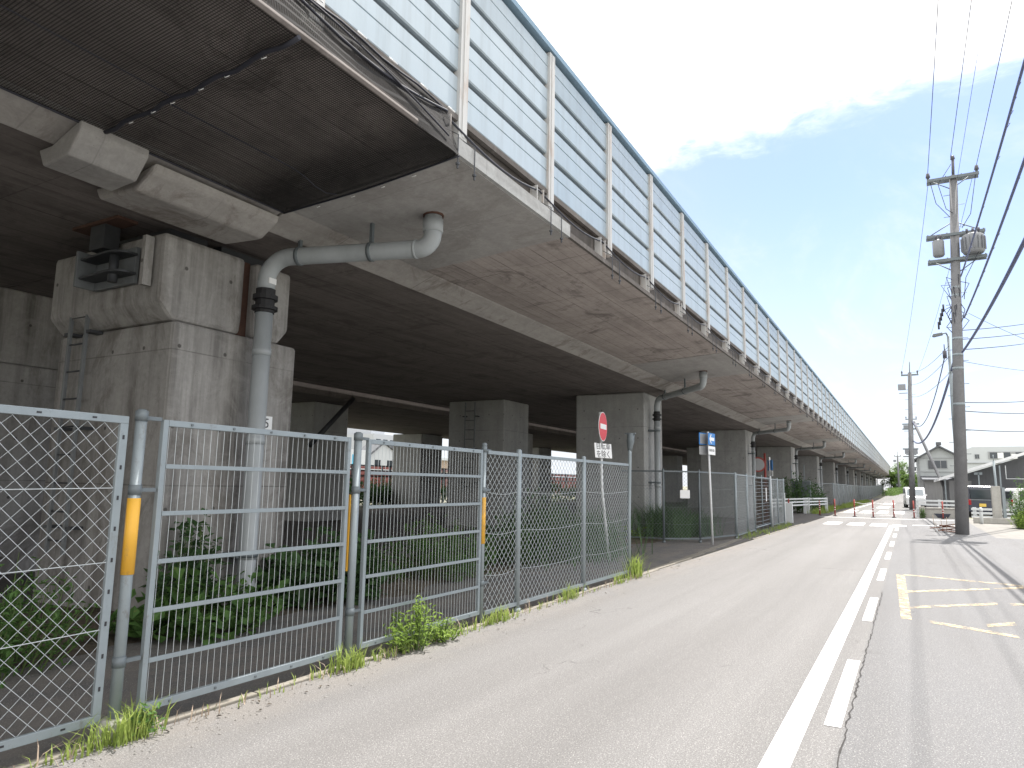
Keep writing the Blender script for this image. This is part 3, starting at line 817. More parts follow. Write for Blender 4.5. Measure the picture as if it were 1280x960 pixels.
def gate_post(label, y, yellow=None, foot=True, zt=1.9, r=.033, x=FX, mat='galv'):
    p = thing('gate_post', label, 'post', (x, y, 0), 'round posts of the roadside gates')
    b = MB(); b.tube([(x,y,-.05),(x,y,zt-.02)], r, 14); b.build('post_tube', M[mat], p)
    b = MB(); b.tube([(x,y,zt-.045),(x,y,zt),(x,y,zt+.012)], [r+.004,r+.004,r*.6], 14)
    for z in (1.42, .42, 1.87): b.tube([(x,y,z-.03),(x,y,z+.03)], r+.005, 14)
    b.each('hinge_collar', M['galv_dark'], p)
    b = MB()
    for z in (1.42, .42, 1.86): b.box(x-.012, x+.012, y+r*.6, y+.13, z-.012, z+.012)
    b.each('hinge_arm', M['galv_dark'], p)
    if yellow:
        b = MB(); b.tube([(x,y,yellow[0]),(x,y,yellow[1])], r+.005, 14); b.build('yellow_sleeve', M['yellow'], p)
    if foot:
        b = MB(); b.tube([(x,y,-.05),(x,y,.09),(x,y,.11)], [.085,.08,.06], 14); b.build('concrete_foot', M['parapet'], p)
    return p
gate_post('round galvanised post with bright yellow sleeve at the left end of the mesh gates', 2.60, (.92,1.37))
gate_post('round galvanised post between the two mesh gates with a thin yellow strip', 4.56, None, False)
gp = gate_post('slim galvanised post with yellow sleeve between the right mesh gate and chain-link fence', 6.62, (.84,1.34), False, 1.93, .026)
b = MB(); b.box(FX-.045, FX-.018, 4.515, 4.528, .75, 1.38); tg = b.build('yellow_strip', M['yellow'], [o for o in bpy.data.objects if o.name == 'gate_post.001'][0])

def mesh_gate(label, y0, y1, sag=0.):
    g = thing('mesh_gate', label, 'gate', (FX, (y0+y1)/2, 0), 'welded-wire gates')
    z0, z1 = .10, 1.86
    b = MB(); b.box(FX-.018, FX+.018, y0, y0+.036, z0, z1); b.box(FX-.018, FX+.018, y1-.036, y1, z0, z1)
    b.box(FX-.018, FX+.018, y0+.037, y1-.037, z1-.04, z1); b.box(FX-.018, FX+.018, y0+.037, y1-.037, z0, z0+.045)
    b.each('frame', M['galv'], g, .003)
    b = MB()
    for i in range(1, 6):
        z = z0+(z1-z0)*i/6; b.box(FX+.004, FX+.02, y0+.037, y1-.037, z-.014, z+.014)
    b.each('rails', M['galv'], g, .002)
    b = MB(); n = int((y1-y0-.08)/.05)
    for i in range(n):
        yy = y0+.055+i*(y1-y0-.11)/(n-1); ww = random.uniform(-.004,.004)
        b.tube([(FX-.002,yy,z0+.045),(FX-.002,yy+ww,z0+.7),(FX-.002,yy-ww,z0+1.2),(FX-.002,yy,z1-.04)], 0.0023, 4, caps=False)
    b.build('wire_infill', M['wire'], g, fixn=False)
    b = MB()
    for i in range(5): 
        for z in (z1-.02, z0+.022): b.tube([(FX+.018,y0+.2+i*(y1-y0-.4)/4,z),(FX+.026,y0+.2+i*(y1-y0-.4)/4,z)], .009, 6)
    b.build('bolts', M['galv_dark'], g)
    return g
mesh_gate('left leaf of the wire gates, in front of the nearest pier', 2.74, 4.46)
mesh_gate('right leaf of the wire gates, with green weed growing at its foot', 4.68, 6.57)

def fence_run(label, pts, posts, z1=1.86, z0=.12, mat='galv', wmat='wire', pr=.035, twz=(1.4,.95,.5), pitch=.098, r=.0027, toprail=True, group=None, mesh=True, name='chain_link_fence'):
    """one fence along a polyline; posts listed as (x,y)"""
    fr = thing(name, label, 'fence', (posts[0][0], posts[0][1], 0), group)
    for (x, y) in posts:
        rz = rise(y); b = MB(); b.tube([(x,y,-.05+rz),(x,y,z1+.035+rz),(x,y,z1+.05+rz)], [pr,pr,pr*.5], 10); b.tube([(x,y,-.02+rz),(x,y,.05+rz)], pr+.014, 10); b.build('fence_post', M[mat], fr)
    b = MB(); c = MB(); wv = MB()
    for (a, q) in zip(pts[:-1], pts[1:]):
        va, vq = Vector((a[0],a[1],0)), Vector((q[0],q[1],0)); u = (vq-va).normalized(); nn = Vector((-u.y,u.x,0)); m_ = (va+vq)/2; hl = (vq-va)/2*.999
        rz = Vector((0,0,rise(m_.y)))
        b.obox(m_+Vector((0,0,z1-.02))+rz, hl, nn*.018, Vector((0,0,.02))); b.obox(m_+Vector((0,0,z0-.02))+rz, hl, nn*.018, Vector((0,0,.02)))
        if mesh:
            k = wires(a, q, z0+rz.z, z1-.04+rz.z, pitch, r); o = len(wv.v); wv.v += k.v; wv.f += [tuple(i+o for i in f) for f in k.f]; wv.m += k.m; wv.s += k.s
        twires(c, a, q, [z+rz.z for z in twz], .0026, .03)
    b.each('rails', M[mat], fr)
    if mesh: wv.build('wire_mesh', M[wmat], fr, fixn=False)
    c.each('tension_wire', M[wmat], fr, fixn=False)
    return fr
fence_run('galvanised chain-link fence from the gates to the side opening, cloudy with weeds behind', [(FX,6.68),(FX,7.42),(FX,9.36),(FX,11.2)], [(FX,7.42),(FX,9.36)])
ep = thing('fence_end_post', 'tall bent-topped galvanised post ending the near fence at the side opening', 'post', (FX, 11.24, 0))
b = MB(); b.tube([(FX,11.24,-.05),(FX-.01,11.27,1.0),(FX+.0,11.3,2.0),(FX,11.31,2.22)], .032, 10); b.build('post_tube', M['galv'], ep)
b = MB(); b.tube([(FX,11.31,2.06),(FX+.0,11.31,2.14),(FX+.01,11.31,2.24),(FX+.02,11.31,2.38)], [.034,.045,.065,.06], 10)
b.box(FX-.08, FX+.10, 11.29, 11.33, 2.36, 2.385); b.build('flattened_head', M['galv_dark'], ep)

fence_run('dark corner chain-link fence at the far side of the opening, carrying a blank white board', [(-7.0,18.6),(-5.82,18.66),(-5.03,19.36),(-4.54,21.64)],
          [(-5.82,18.66),(-5.03,19.36)], 1.92, .12, 'galv_dark', 'wire_dark', .03, (1.45,.95,.5))
b = MB(); b.box(-5.46, -5.18, 18.96, 18.985, 1.18, 1.40); o = b.build('notice_board', M['sign_white'], None, loc=(-5.3,18.97,1.3))
o.rotation_euler.z = .7; tag(o, 'small blank white board hung on the dark corner fence', 'notice board')
fence_run('narrow chain-link return panel between two posts beside the brown gate', [(-4.54,21.7),(-4.60,23.6),(-4.66,25.2)], [(-4.54,21.64),(-4.6,23.6),(-4.66,25.2)], 1.9, .1, 'galv', 'wire', .04)
bg_ = thing('barred_gate', 'brown meshed gate with thin horizontal rails between chain-link panels', 'gate', (-4.7, 27, 0))
b = MB()
for i in range(14): b.tube([(-4.66,25.3,.2+i*.125),(-4.7,26.9,.2+i*.125+random.uniform(-.02,.02)),(-4.72,28.6,.2+i*.125)], .008, 5)
b.each('rails', M['galv'], bg_)
b = MB()
for i in range(44): b.box(-4.70-.04*i/44-.003, -4.694-.04*i/44, 25.3+i*.075, 25.306+i*.075, .16, 1.84)
for i in range(22): b.box(-4.715, -4.709, 25.3, 28.6, .2+i*.075, .206+i*.075)
b.build('brown_mesh', M['brown_gate'], bg_)
b = MB(); b.tube([(-4.69,26.85,0),(-4.67,26.7,1.95)], .022, 8); b.tube([(-4.72,28.65,0),(-4.72,28.65,1.9)], .05, 8); b.tube([(-4.66,25.3,1.86),(-4.72,28.6,1.86)], .025, 8); b.tube([(-4.66,25.3,.14),(-4.72,28.6,.14)], .025, 8)
b.each('gate_frame', M['galv'], bg_)
b = MB(); b.box(-4.69, -4.68, 27.6, 27.75, 1.0, 1.5); b.build('paper_notice', M['sign_white'], bg_)
fence_run('short pale chain-link panel just right of the brown gate', [(-4.74,28.7),(-4.70,30.3),(-4.68,31.8)], [(-4.74,28.75),(-4.70,30.3),(-4.68,31.8)], 1.86, .1, 'galv', 'wire', .04, (1.3,.9,.5), .07)
b = MB(); b.box(-4.8,-4.5,32.9,33.05,0,.85); tag(b.build('marker_post', M['white_steel'], None, .01, (-4.65,33,0)), 'broad low white block right of the square white marker post', 'post')
b = MB(); b.box(-4.78, -4.66, 32.0, 32.1, 0, 1.3)
tag(b.build('marker_post', M['white_steel'], None, .01, (-4.7,32.1,0)), 'square white marker post at the right end of the short pale fence panel', 'post')
# long far fence
pts = [(-5.35, 62)]; y = 62.
posts = [(-5.35, 62)]
while y < 188:
    y += 2.6; pts.append((-5.35-.12*math.sin((y-62)/40), y)); posts.append(pts[-1])
fence_run('long far grey-green chain-link fence along the viaduct foot, fading into the distance', [(-7.2,60.5)]+pts, posts[::2], 1.95, .15, 'galv', 'wire', .04, (1.4,.9), .09, .003)

# ------------------------------------------------------------------ signs
def rot_basis(ang):
    """front-facing basis for a sign whose normal points at angle ang (radians from +X)"""
    n = Vector((math.cos(ang), math.sin(ang), 0)); rt = Vector((-n.y, n.x, 0)); return n, rt, Vector((0,0,1))
s1 = thing('no_entry_sign', 'round red no-entry sign with white bar and plate below, behind the near fence', 'road sign', (-5.42, 13.4, 0))
b = MB(); b.tube([(-5.36,13.55,-.05),(-5.44,13.35,1.4),(-5.46,13.3,2.98)], .03, 10); b.build('sign_pole', M['pole_white'], s1)
n, rt, up = rot_basis(R(6)); c = Vector((-5.40, 13.3, 2.68))
b = MB(); b.disc(c, n, .30, .012, 36); b.build('sign_rim', M['sign_white'], s1)
b = MB(); b.disc(c+n*.004, n, .285, .012, 36); dk = b.build('sign_disc', M['sign_red'], s1)
b = MB(); b.obox(c+n*.0135, rt*.215, up*.052, n*.003); b.build('white_bar', M['sign_white'], dk)
n2, rt2, up2 = rot_basis(R(-14)); up2 = (up2-rt2*.12).normalized(); c2 = Vector((-5.395, 13.31, 2.19))
b = MB(); b.obox(c2, rt2*.29, up2*.15, n2*.006); pp = b.build('supplementary_plate', M['sign_white'], s1, .01)
text_mesh('自転車\nを除く', .165, M['ink'], 'lettering', pp, c2+n2*.0075, rt2, up2, .0008)

s2 = thing('one_way_sign', 'blue rectangular sign with white left arrow on a tall pale pole', 'road sign', (-4.62, 19.06, 0))
b = MB(); b.tube([(-4.62,19.06,-.05),(-4.68,19.03,2.98)], .03, 10); b.build('sign_pole', M['pole_white'], s2)
n, rt, up = rot_basis(R(-5)); c = Vector((-4.60, 19.10, 2.78))
b = MB(); b.obox(c, rt*.275, up*.16, n*.006); bp = b.build('arrow_plate', M['sign_blue'], s2, .01)
b = MB(); q = [(-.20,0),(-.075,.125),(-.01,.125),(-.085,.045),(.20,.045),(.20,-.045),(-.085,-.045),(-.01,-.125),(-.075,-.125)]
b.poly([c+n*.0075+rt*x+up*z for x, z in q]); b.build('white_arrow', M['sign_white'], bp)
c3 = Vector((-4.60, 19.10, 2.47)); b = MB(); b.obox(c3, rt*.275, up*.115, n*.006); bp = b.build('supplementary_plate', M['sign_white'], s2, .01)
text_mesh('自転車を除く', .082, M['ink'], 'lettering', bp, c3+n*.0075, rt, up, .0008)
n, rt, up = rot_basis(R(163))
c = Vector((-4.76, 18.98, 2.78)); b = MB(); b.obox(c, rt*.275, up*.16, n*.006); b.build('rear_plate', M['sign_blue'], s2, .01)
b = MB(); b.obox(c-n*.009, rt*.24, up*.135, n*.002); b.build('rear_plate_back', M['sign_back'], s2)
c = Vector((-4.76, 18.98, 2.47)); b = MB(); b.obox(c, rt*.275, up*.115, n*.006); b.build('rear_plate', M['sign_back'], s2, .01)
s3 = thing('side_road_sign', 'narrow blue and white sign seen almost edge-on beside the brown gate', 'road sign', (-4.72, 28.9, 0))
b = MB(); b.tube([(-4.70,28.95,-.05),(-4.72,28.85,2.7)], .03, 8); b.build('sign_pole', M['pole_white'], s3)
n, rt, up = rot_basis(R(35)); b = MB(); b.obox(Vector((-4.70,28.85,2.38)), rt*.2, up*.2, n*.006); b.each('sign_plate', M['sign_blue'], s3)
b = MB(); b.obox(Vector((-4.70,28.85,2.06)), rt*.2, up*.1, n*.006); b.build('lower_plate', M['sign_white'], s3)
s4 = thing('round_sign', 'round pale sign with red rim half hidden behind a drain pipe, by a red post', 'road sign', (-6.85, 39, 0))
b = MB(); b.tube([(-6.72,39.6,-.05),(-6.72,39.6,3.35)], .06, 8); b.build('red_post', M['faded_red'], s4)
n, rt, up = rot_basis(R(-78)); b = MB(); b.disc(Vector((-6.95,38.9,2.72)), n, .40, .012, 28); b.build('rim', M['faded_red'], s4)
b = MB(); b.disc(Vector((-6.95,38.9,2.72))+n*.004, n, .32, .012, 28); b.build('face', M['sign_back'], s4)

# ------------------------------------------------------------------ vegetation
def leaf(b, p, d_, size, wid=.5, fold=.15, m=0):
    d_ = d_.normalized(); s = d_.cross(Vector((0,0,1)))
    if s.length < .1: s = Vector((1,0,0))
    s.normalize(); s = (s+Vector((random.uniform(-.5,.5),random.uniform(-.5,.5),random.uniform(-.5,.5)))).normalized(); n_ = s.cross(d_)
    n = len(b.v); mid = p+d_*size*.5
    b.v += [tuple(p), tuple(mid+s*size*wid*.5+n_*size*fold), tuple(p+d_*size), tuple(mid-s*size*wid*.5+n_*size*fold)]
    b.face((n,n+1,n+2)); b.face((n,n+2,n+3))
def rnd(): return Vector((random.gauss(0,1),random.gauss(0,1),random.gauss(0,1)))
def bush(name, label, cat, base, rx, ry, h, nst, nl, size, mat, wid=.6, group=None, lean=.35, up=.3):
    t_ = thing(name, label, cat, base, group); bx = Vector(base); st = MB(); fo = MB()
    for i in range(nst):
        a = random.uniform(0, 2*math.pi); q = math.sqrt(random.random()); top = bx+Vector((math.cos(a)*rx*q, math.sin(a)*ry*q, h*(1-.55*q*q)*random.uniform(.6,1.08)))
        foot = bx+Vector((math.cos(a)*rx*q*(1-lean), math.sin(a)*ry*q*(1-lean), 0)); midp = foot.lerp(top,.55)+rnd()*.03*h
        st.tube([foot, midp, top], [.008,.006,.003], 4, caps=False)
        for j in range(nl):
            s = random.uniform(.12, 1.0); p = foot.lerp(midp, s/.55) if s < .55 else midp.lerp(top, (s-.55)/.45)
            dv = rnd(); dv.z = dv.z*.5+up; p = p+rnd()*size*.5
            if p.z < bx.z+.02: p.z = bx.z+.03
            leaf(fo, p, dv, size*random.uniform(.6,1.2), wid)
    st.build('stems', M['stem'], t_, fixn=False); fo.build('foliage', M[mat], t_, fixn=False)
    return t_
def blades(b, c, n, spread, h, wd=.007, bend=.5):
    for i in range(n):
        p = Vector(c)+Vector((random.gauss(0,spread[0]),random.gauss(0,spread[1]),0)); a = random.uniform(0,2*math.pi); hh = h*random.uniform(.45,1.1)
        o = Vector((math.cos(a),math.sin(a),0)); s = Vector((-o.y,o.x,0))*wd*random.uniform(.6,1.2); e = bend*random.uniform(.3,1.2)*hh
        m1 = p+o*e*.3+Vector((0,0,hh*.6)); tp = p+o*e+Vector((0,0,hh*random.uniform(.75,1)))
        k = len(b.v); b.v += [tuple(p-s),tuple(p+s),tuple(m1-s*.7),tuple(m1+s*.7),tuple(tp)]
        b.face((k,k+1,k+3,k+2)); b.face((k+2,k+3,k+4))
def tuft(label, c, n, spread, h, mat='grass_dark', wd=.007, bend=.6):
    b = MB(); blades(b, c, n, spread, h, wd, bend); return tag(b.build('grass_clump', M[mat], None, loc=c, fixn=False), label, 'grass clump')

# behind the fences
bush('leafy_weed', 'dark ferny weed bush behind the chain-link panel at the left edge', 'shrub', (-6.3,2.95,0), .75,.75,.85, 60,24,.085,'leaf_mid', .4)
bush('climbing_vine', 'dark leafy vine climbing the nearest pier left of the drain pipe', 'vine', (-6.72,4.98,0), .28,.42,1.15, 34,22,.11,'leaf_dark', .75, lean=.1)
bush('leafy_weed', 'low broad-leaved weeds at the foot of the nearest pier', 'shrub', (-6.15,4.75,0), .6,.95,.48, 50,14,.15,'leaf_mid', .85)
bush('leafy_weed', 'large broad-leaved dark shrub right of the nearest drain pipe', 'shrub', (-6.5,6.75,0), .6,.85,.85, 70,15,.20,'leaf_dark', .9)
bush('leafy_weed', 'tangled dark bush behind the right mesh gate', 'shrub', (-6.6,9.4,0), .8,1.6,.95, 90,22,.11,'leaf_mid', .45)
bush('leafy_weed', 'tall dark weeds behind the middle chain-link panel', 'shrub', (-6.4,12.2,0), .8,1.7,1.35, 110,24,.11,'leaf_dark', .4)
tuft('long drooping grass behind the chain-link fence nearest the side opening', (-6.2,13.6,0), 900, (.5,.9), 1.2, 'grass_dark', .011, .7)
tuft('fountain of long dark grass at the foot of the pier behind the no-entry sign', (-6.35,20.4,0), 800, (.32,.5), 1.15, 'grass_dark', .012, .8)
tuft('long dark grass behind the corner fence below the arrow sign', (-5.9,22.0,0), 600, (.28,.5), .85, 'grass_dark', .012, .8)
bush('leafy_weed', 'pale yellowish seedling at the base of the pier by the side opening', 'plant', (-6.9,19.3,.0), .3,.4,.4, 10,8,.16,'leaf_bright', .7)
b = MB()
for i in range(70): leaf(b, Vector((-6.6+random.gauss(0,.35),19.2+random.gauss(0,.5),.02+random.random()*.06)), Vector((random.gauss(0,1),random.gauss(0,1),.2)), .12, .3)
b.build('dry_leaf_litter', M['soil'], None, fixn=False)['kind'] = 'stuff'
b = MB()
for k in range(14):
    for j in range(6):
        pass
soil = MB(); nx_, ny_ = 10, 60
for i in range(nx_+1):
    for j in range(ny_+1):
        x = -9+3.1*i/nx_; y = 1.5+24*j/ny_; e = math.sin(math.pi*i/nx_); soil.v.append((x+.15*math.sin(j*.9), y, -.02+.07*e+.03*math.sin(i*2.1+j*1.7)*e))
for i in range(nx_):
    for j in range(ny_): soil.face((i*(ny_+1)+j,(i+1)*(ny_+1)+j,(i+1)*(ny_+1)+j+1,i*(ny_+1)+j+1),0,True)
soil.build('soil', M['soil'], None, fixn=False)['kind'] = 'structure'
# front weeds
bush('leafy_weed', 'bright green leafy weed growing at the kerb in front of the right mesh gate', 'weed', (-3.98,5.3,0), .22,.34,.50, 34,22,.055,'leaf_bright', .42, lean=.5)
bush('leafy_weed', 'low bright green weed spreading at the kerb beside the taller one', 'weed', (-3.95,5.72,0), .16,.26,.22, 22,14,.05,'leaf_bright', .4, lean=.5)
bush('leafy_weed', 'small pale weed at the foot of the left gate post', 'weed', (-4.0,2.73,0), .06,.06,.17, 8,8,.06,'leaf_mid', .4)
tuft('grass tuft at the foot of the bent post ending the near fence', (-4.05,11.35,0), 160, (.07,.14), .42, 'grass', .007, .7)
g = MB()
y = 1.2
while y < 11:
    dens = max(0, math.sin(y*3.1)+.55*math.sin(y*7.3+1)+.25)
    if random.random() < .62: blades(g, (-3.985,y,0), int(16*dens*(1.0 if y < 7 else .6))+2, (.035,.05), .09+.085*dens, .006, .7)
    y += .06
for (y0, y1, xx, hh, nn) in ((21.5,31.5,-4.35,.20,9),(46,62,-5.0,.42,20),(62,100,-4.75,.4,16)):
    y = y0
    while y < y1:
        blades(g, (xx+random.uniform(-.12,.12),y,rise(y)), nn, (.22 if y0 > 40 else .10,.15), hh*random.uniform(.5,1.2), .014 if y0 > 40 else .008, .6); y += .22
g.build('roadside_grass', M['grass'], None, fixn=False)['kind'] = 'stuff'
g = MB(); y = 1.2
while y < 11.2:
    if random.random() < .7: blades(g, (-3.98,y,0), random.randint(1,4), (.04,.05), random.uniform(.07,.18), .004, .9)
    y += .09
g.build('dry_straw', M['tan'], None, fixn=False)['kind'] = 'stuff'
bush('dark_shrub', 'dark shrub behind the white guardrail, left of the grey board', 'shrub', (-6.5,47.5,0), 1.2,2.4,2.6, 80,22,.22,'leaf_dark', .5)
bush('dark_shrub', 'dark shrub behind the white guardrail, right of the grey board, against the far fence', 'shrub', (-6.6,56,0), 1.3,3.0,2.3, 90,22,.24,'leaf_dark', .5)

gt = MB()
for k in range(900):
    y = 1.5+random.random()**1.5*18; x = -3.97+abs(random.gauss(0,.16)); r_ = random.uniform(.003,.010); z = rise(y)+.003
    n = len(gt.v)
    for a in range(4):
        w_ = a*1.57+random.uniform(-.4,.4); gt.v.append((x+r_*math.cos(w_)*random.uniform(.6,1.2), y+r_*math.sin(w_)*random.uniform(.6,1.2), z))
    gt.v.append((x, y, z+r_*random.uniform(.4,.9)))
    for a in range(4): gt.face((n+a, n+(a+1)%4, n+4))
gt.build('roadside_grit', M['lot'], None, fixn=False)['kind'] = 'stuff'
dl = MB()
for k in range(80):
    y = 1.5+random.random()**1.3*14; leaf(dl, Vector((-3.98+abs(random.gauss(0,.14)), y, .008)), Vector((random.gauss(0,1),random.gauss(0,1),.12)), random.uniform(.02,.05), .45)
dl.build('dead_leaves', M['soil'], None, fixn=False)['kind'] = 'stuff'

# ------------------------------------------------------------------ mid-distance street furniture (left)
gr = thing('guardrail', 'white pipe guardrail across the side lane under the viaduct', 'guardrail', (-5.2, 44, 0))
A = [(-6.5,38.5),(-5.5,46.0),(-4.75,50.3)]
b = MB()
for z in (.52,.70,.88): b.tube([(x,y,z) for x,y in A], .05, 8)
b.each('rails', M['white_steel'], gr)
for (x, y) in ((-6.3,40.2),(-5.55,45.8),(-5.43,46.4),(-4.78,50.2)):
    b = MB(); b.box(x-.08, x+.08, y-.08, y+.08, 0, .95); b.each('rail_post', M['white_steel'], gr)
bd = thing('notice_board', 'grey framed board standing behind the white guardrail', 'notice board', (-6.0, 48.2, 0))
b = MB(); b.box(-6.55, -5.5, 48.2, 48.24, .9, 1.95); b.build('panel', M['galv_dark'], bd)
b = MB(); b.box(-6.6, -6.55, 48.18, 48.26, 0, 3.0); b.box(-5.5, -5.45, 48.18, 48.26, 0, 2.0); b.box(-6.55,-5.5,48.18,48.26,1.95,2.0); b.box(-5.85,-5.8,48.3,48.35,0,3.0); b.each('frame', M['galv'], bd)
def bollard(label, x, y, h=.95, mats=('faded_red','sign_white'), bands=5):
    t_ = thing('bollard', label, 'bollard', (x,y,0), 'red and white car-stop posts')
    b = MB()
    b.tube([(x,y,0),(x,y,h)], .038, 10); b.build('post_tube', M[mats[0]], t_)
    b = MB()
    for i in range(bands):
        z = h*.35+i*h*.14; b.tube([(x,y,z),(x,y,z+h*.04)], .040, 10)
    b.build('white_bands', M[mats[1]], t_)
    b = MB(); b.tube([(x,y,0),(x,y,.03)], .11, 10); b.build('base', M['ink'], t_)
    return t_
bollard('red and white striped post standing in the shade beside the white marker post', -5.0, 35.4, 1.0, ('faded_red','sign_white'), 4)
bollard('short orange-red post in front of the white guardrail', -4.55, 44.0, .85)
bx = [(-3.72,43.6,'beside the tall grass at the left kerb'),(-2.72,43.5,'second from the left kerb, right before the left crosswalk bar'),(-1.8,43.3,'in the middle of the row across the road'),(-.82,44.2,'just left of the concrete bridge wall'),(.14,44.4,'at the left corner of the concrete bridge wall'),(1.5,44.7,'in front of the bridge wall, left of the big pole')]
for (x,y,l) in bx: bollard('thin red car-stop post '+l, x, y, .95, bands=2)
for i, (p, q, l) in enumerate(((bx[1],bx[2],'second and middle'),(bx[2],bx[3],'middle and fourth'))):
    b = MB(); b.tube([(p[0],p[1],.8),((p[0]+q[0])/2,(p[1]+q[1])/2,.72),(q[0],q[1],.8)], .015, 6); b.tube([(p[0],p[1],.12),(q[0],q[1],.12)], .012, 6)
    tag(b.build('barrier_chain', M['sign_white'], None, loc=(p[0],p[1],0)), 'pale chain strung between the '+l+' car-stop posts', 'chain')

# ------------------------------------------------------------------ utility poles and cables
def insul(b, p, h=.22, r=.06): b.tube([p,p+Vector((0,0,h*.4)),p+Vector((0,0,h*.45)),p+Vector((0,0,h))], [r*.5,r*.6,r,r*.7], 8)
def pole_shaft(b, base, top, r0, r1): b.tube([base, Vector(base).lerp(Vector(top), .5), top], [r0,(r0+r1)/2,r1], 20)
up1 = thing('utility_pole', 'large concrete utility pole beside the road carrying two transformers and thick cables', 'utility pole', (1.53,29.58,0))
pb, pt = Vector((1.53,29.58,-.1)), Vector((2.06,29.58,13.2)); at = lambda z: pb.lerp(pt, (z+.1)/13.3)
b = MB(); pole_shaft(b, pb, pt, .215, .13); b.build('shaft', M['pole'], up1)
b = MB(); b.tube([at(13.15),at(13.9)], .05, 8); insul(b, at(13.75), .25, .08); b.build('top_spike', M['insulator'], up1)
def arm(z, x0, x1, nm='crossarm', dy=.15, tilt_=0):
    c = at(z); b = MB(); b.box(x0, x1, c.y-dy-.05, c.y-dy+.05, z-.05, z+.05); b.box(x0, x1, c.y+dy-.05, c.y+dy+.05, z-.05, z+.05)
    for x in (x0+.05, x1-.05, c.x-.25, c.x+.25): b.box(x-.02, x+.02, c.y-dy-.05, c.y+dy+.05, z+.051, z+.075)
    return b.build(nm, M['galv_dark'], up1)
a1 = arm(13.1, 1.2, 2.85); a2 = arm(10.9, 1.06, 2.9); a3 = arm(9.95, 1.06, 2.9)
b = MB(); c = at(10.9)
for s in (-1, 1): b.tube([(c.x+s*.9,c.y,10.92),(c.x,c.y,11.45)], .02, 6); b.tube([(c.x+s*.7,c.y,9.95),(c.x,c.y,9.45)], .02, 6); b.tube([(c.x+s*.6,c.y,13.1),(c.x,c.y,12.7)], .018, 6)
b.each('braces', M['galv_dark'], up1)
for x in (1.25, 2.8):
    b = MB(); insul(b, Vector((x,29.58,13.16)), .30, .08); b.each('insulator', M['insulator'], up1)
tr = MB(); tr.tube([(2.5,29.35,10.05),(2.5,29.35,10.1),(2.5,29.35,10.72),(2.5,29.35,10.78)], [.30,.34,.34,.25], 20)
for a in range(16):
    w_ = 2*math.pi*a/16; tr.obox((2.5+.36*math.cos(w_),29.35+.36*math.sin(w_),10.4), (.03*math.cos(w_),.03*math.sin(w_),0), (-.008*math.sin(w_),.008*math.cos(w_),0), (0,0,.24))
t1 = tr.build('transformer', M['transformer'], up1)
b = MB()
for k in range(3): insul(b, Vector((2.32+.18*k,29.2,10.76)), .2, .05)
b.each('bushing', M['insulator'], t1)
b = MB(); b.tube([(1.42,29.4,10.1),(1.42,29.4,10.15),(1.42,29.4,10.68),(1.42,29.4,10.74)], [.15,.19,.19,.13], 16); t2 = b.build('switch_box', M['transformer'], up1)
b = MB(); insul(b, Vector((1.36,29.3,10.72)), .18, .045); insul(b, Vector((1.5,29.3,10.72)), .18, .045); b.each('bushing', M['insulator'], t2)
b = MB(); z = 2.4; k = 0
while z < 12.8:
    c = at(z); s = 1 if k % 2 else -1; b.tube([(c.x,c.y,z),(c.x+s*.33,c.y,z)], .011, 5); z += .42; k += 1
b.build('climbing_steps', M['galv_dark'], up1)
b = MB()
for z in (8.9,8.6,7.0,6.4,5.9,4.6): c = at(z); b.tube([c-Vector((0,0,.05)),c+Vector((0,0,.05))], .215-.1*(z+.1)/13.3+.012, 14)
b.each('band', M['galv'], up1)
b = MB()
for k in range(22):
    z0 = random.uniform(7.3,9.4); c = at(z0); a = random.uniform(0,6.3); o = Vector((math.cos(a),math.sin(a)*.6,0))
    b.tube([c+o*.12, c+o*random.uniform(.25,.5)+Vector((0,0,random.uniform(-.4,.1))), c+o*.18+Vector((0,0,random.uniform(-.8,-.3)))], .014, 5, caps=False)
for k in range(5): 
    c = at(8.3-k*.16); b.tube([(c.x-.42-.04*k,c.y-.1,c.z),(c.x-.42-.04*k,c.y-.1,c.z-.28)], .035, 6)
b.tube([(1.28,29.45,13.2),(1.45,29.5,12.2),(1.85,29.5,11.6)], .012, 5); b.tube([(2.75,29.45,13.1),(2.5,29.45,11.6),(2.2,29.45,11.1)], .012, 5)
b.tube([(2.0,29.4,13.6),(1.55,29.4,12.9),(1.75,29.4,11.9),(1.95,29.4,11.7)], .012, 5); b.tube([(2.5,29.2,10.9),(2.7,29.2,10.2),(2.2,29.4,9.2),(2.1,29.4,8.4)], .012, 5)
b.each('lead_wires', M['cable'], up1)

sl_ = thing('street_lamp', 'slim street lamp with a flat head leaning just behind the large utility pole', 'street lamp', (1.62,31.2,0))
b = MB(); b.tube([(1.62,31.2,-.05),(1.60,31.2,4.5),(1.62,31.2,7.45)], [.07,.06,.05], 10); b.build('lamp_pole', M['galv'], sl_)
b = MB(); b.tube([(1.62,31.2,7.4),(1.55,31.15,7.55),(1.3,31.1,7.5)], .03, 8); b.build('lamp_arm', M['galv_dark'], sl_)
b = MB(); b.prism([(1.42,7.56),(1.12,7.52),(1.08,7.44),(1.15,7.41),(1.45,7.47)], 31.0, 31.2); b.build('lamp_head', M['grey_steel'], sl_, .01)
b = MB(); b.tube([(1.46,31.1,6.55),(1.46,31.1,6.85)], .07, 8); b.tube([(1.46,31.1,6.85),(1.46,31.1,7.1)], .02, 6); b.build('relay_can', M['insulator'], sl_)

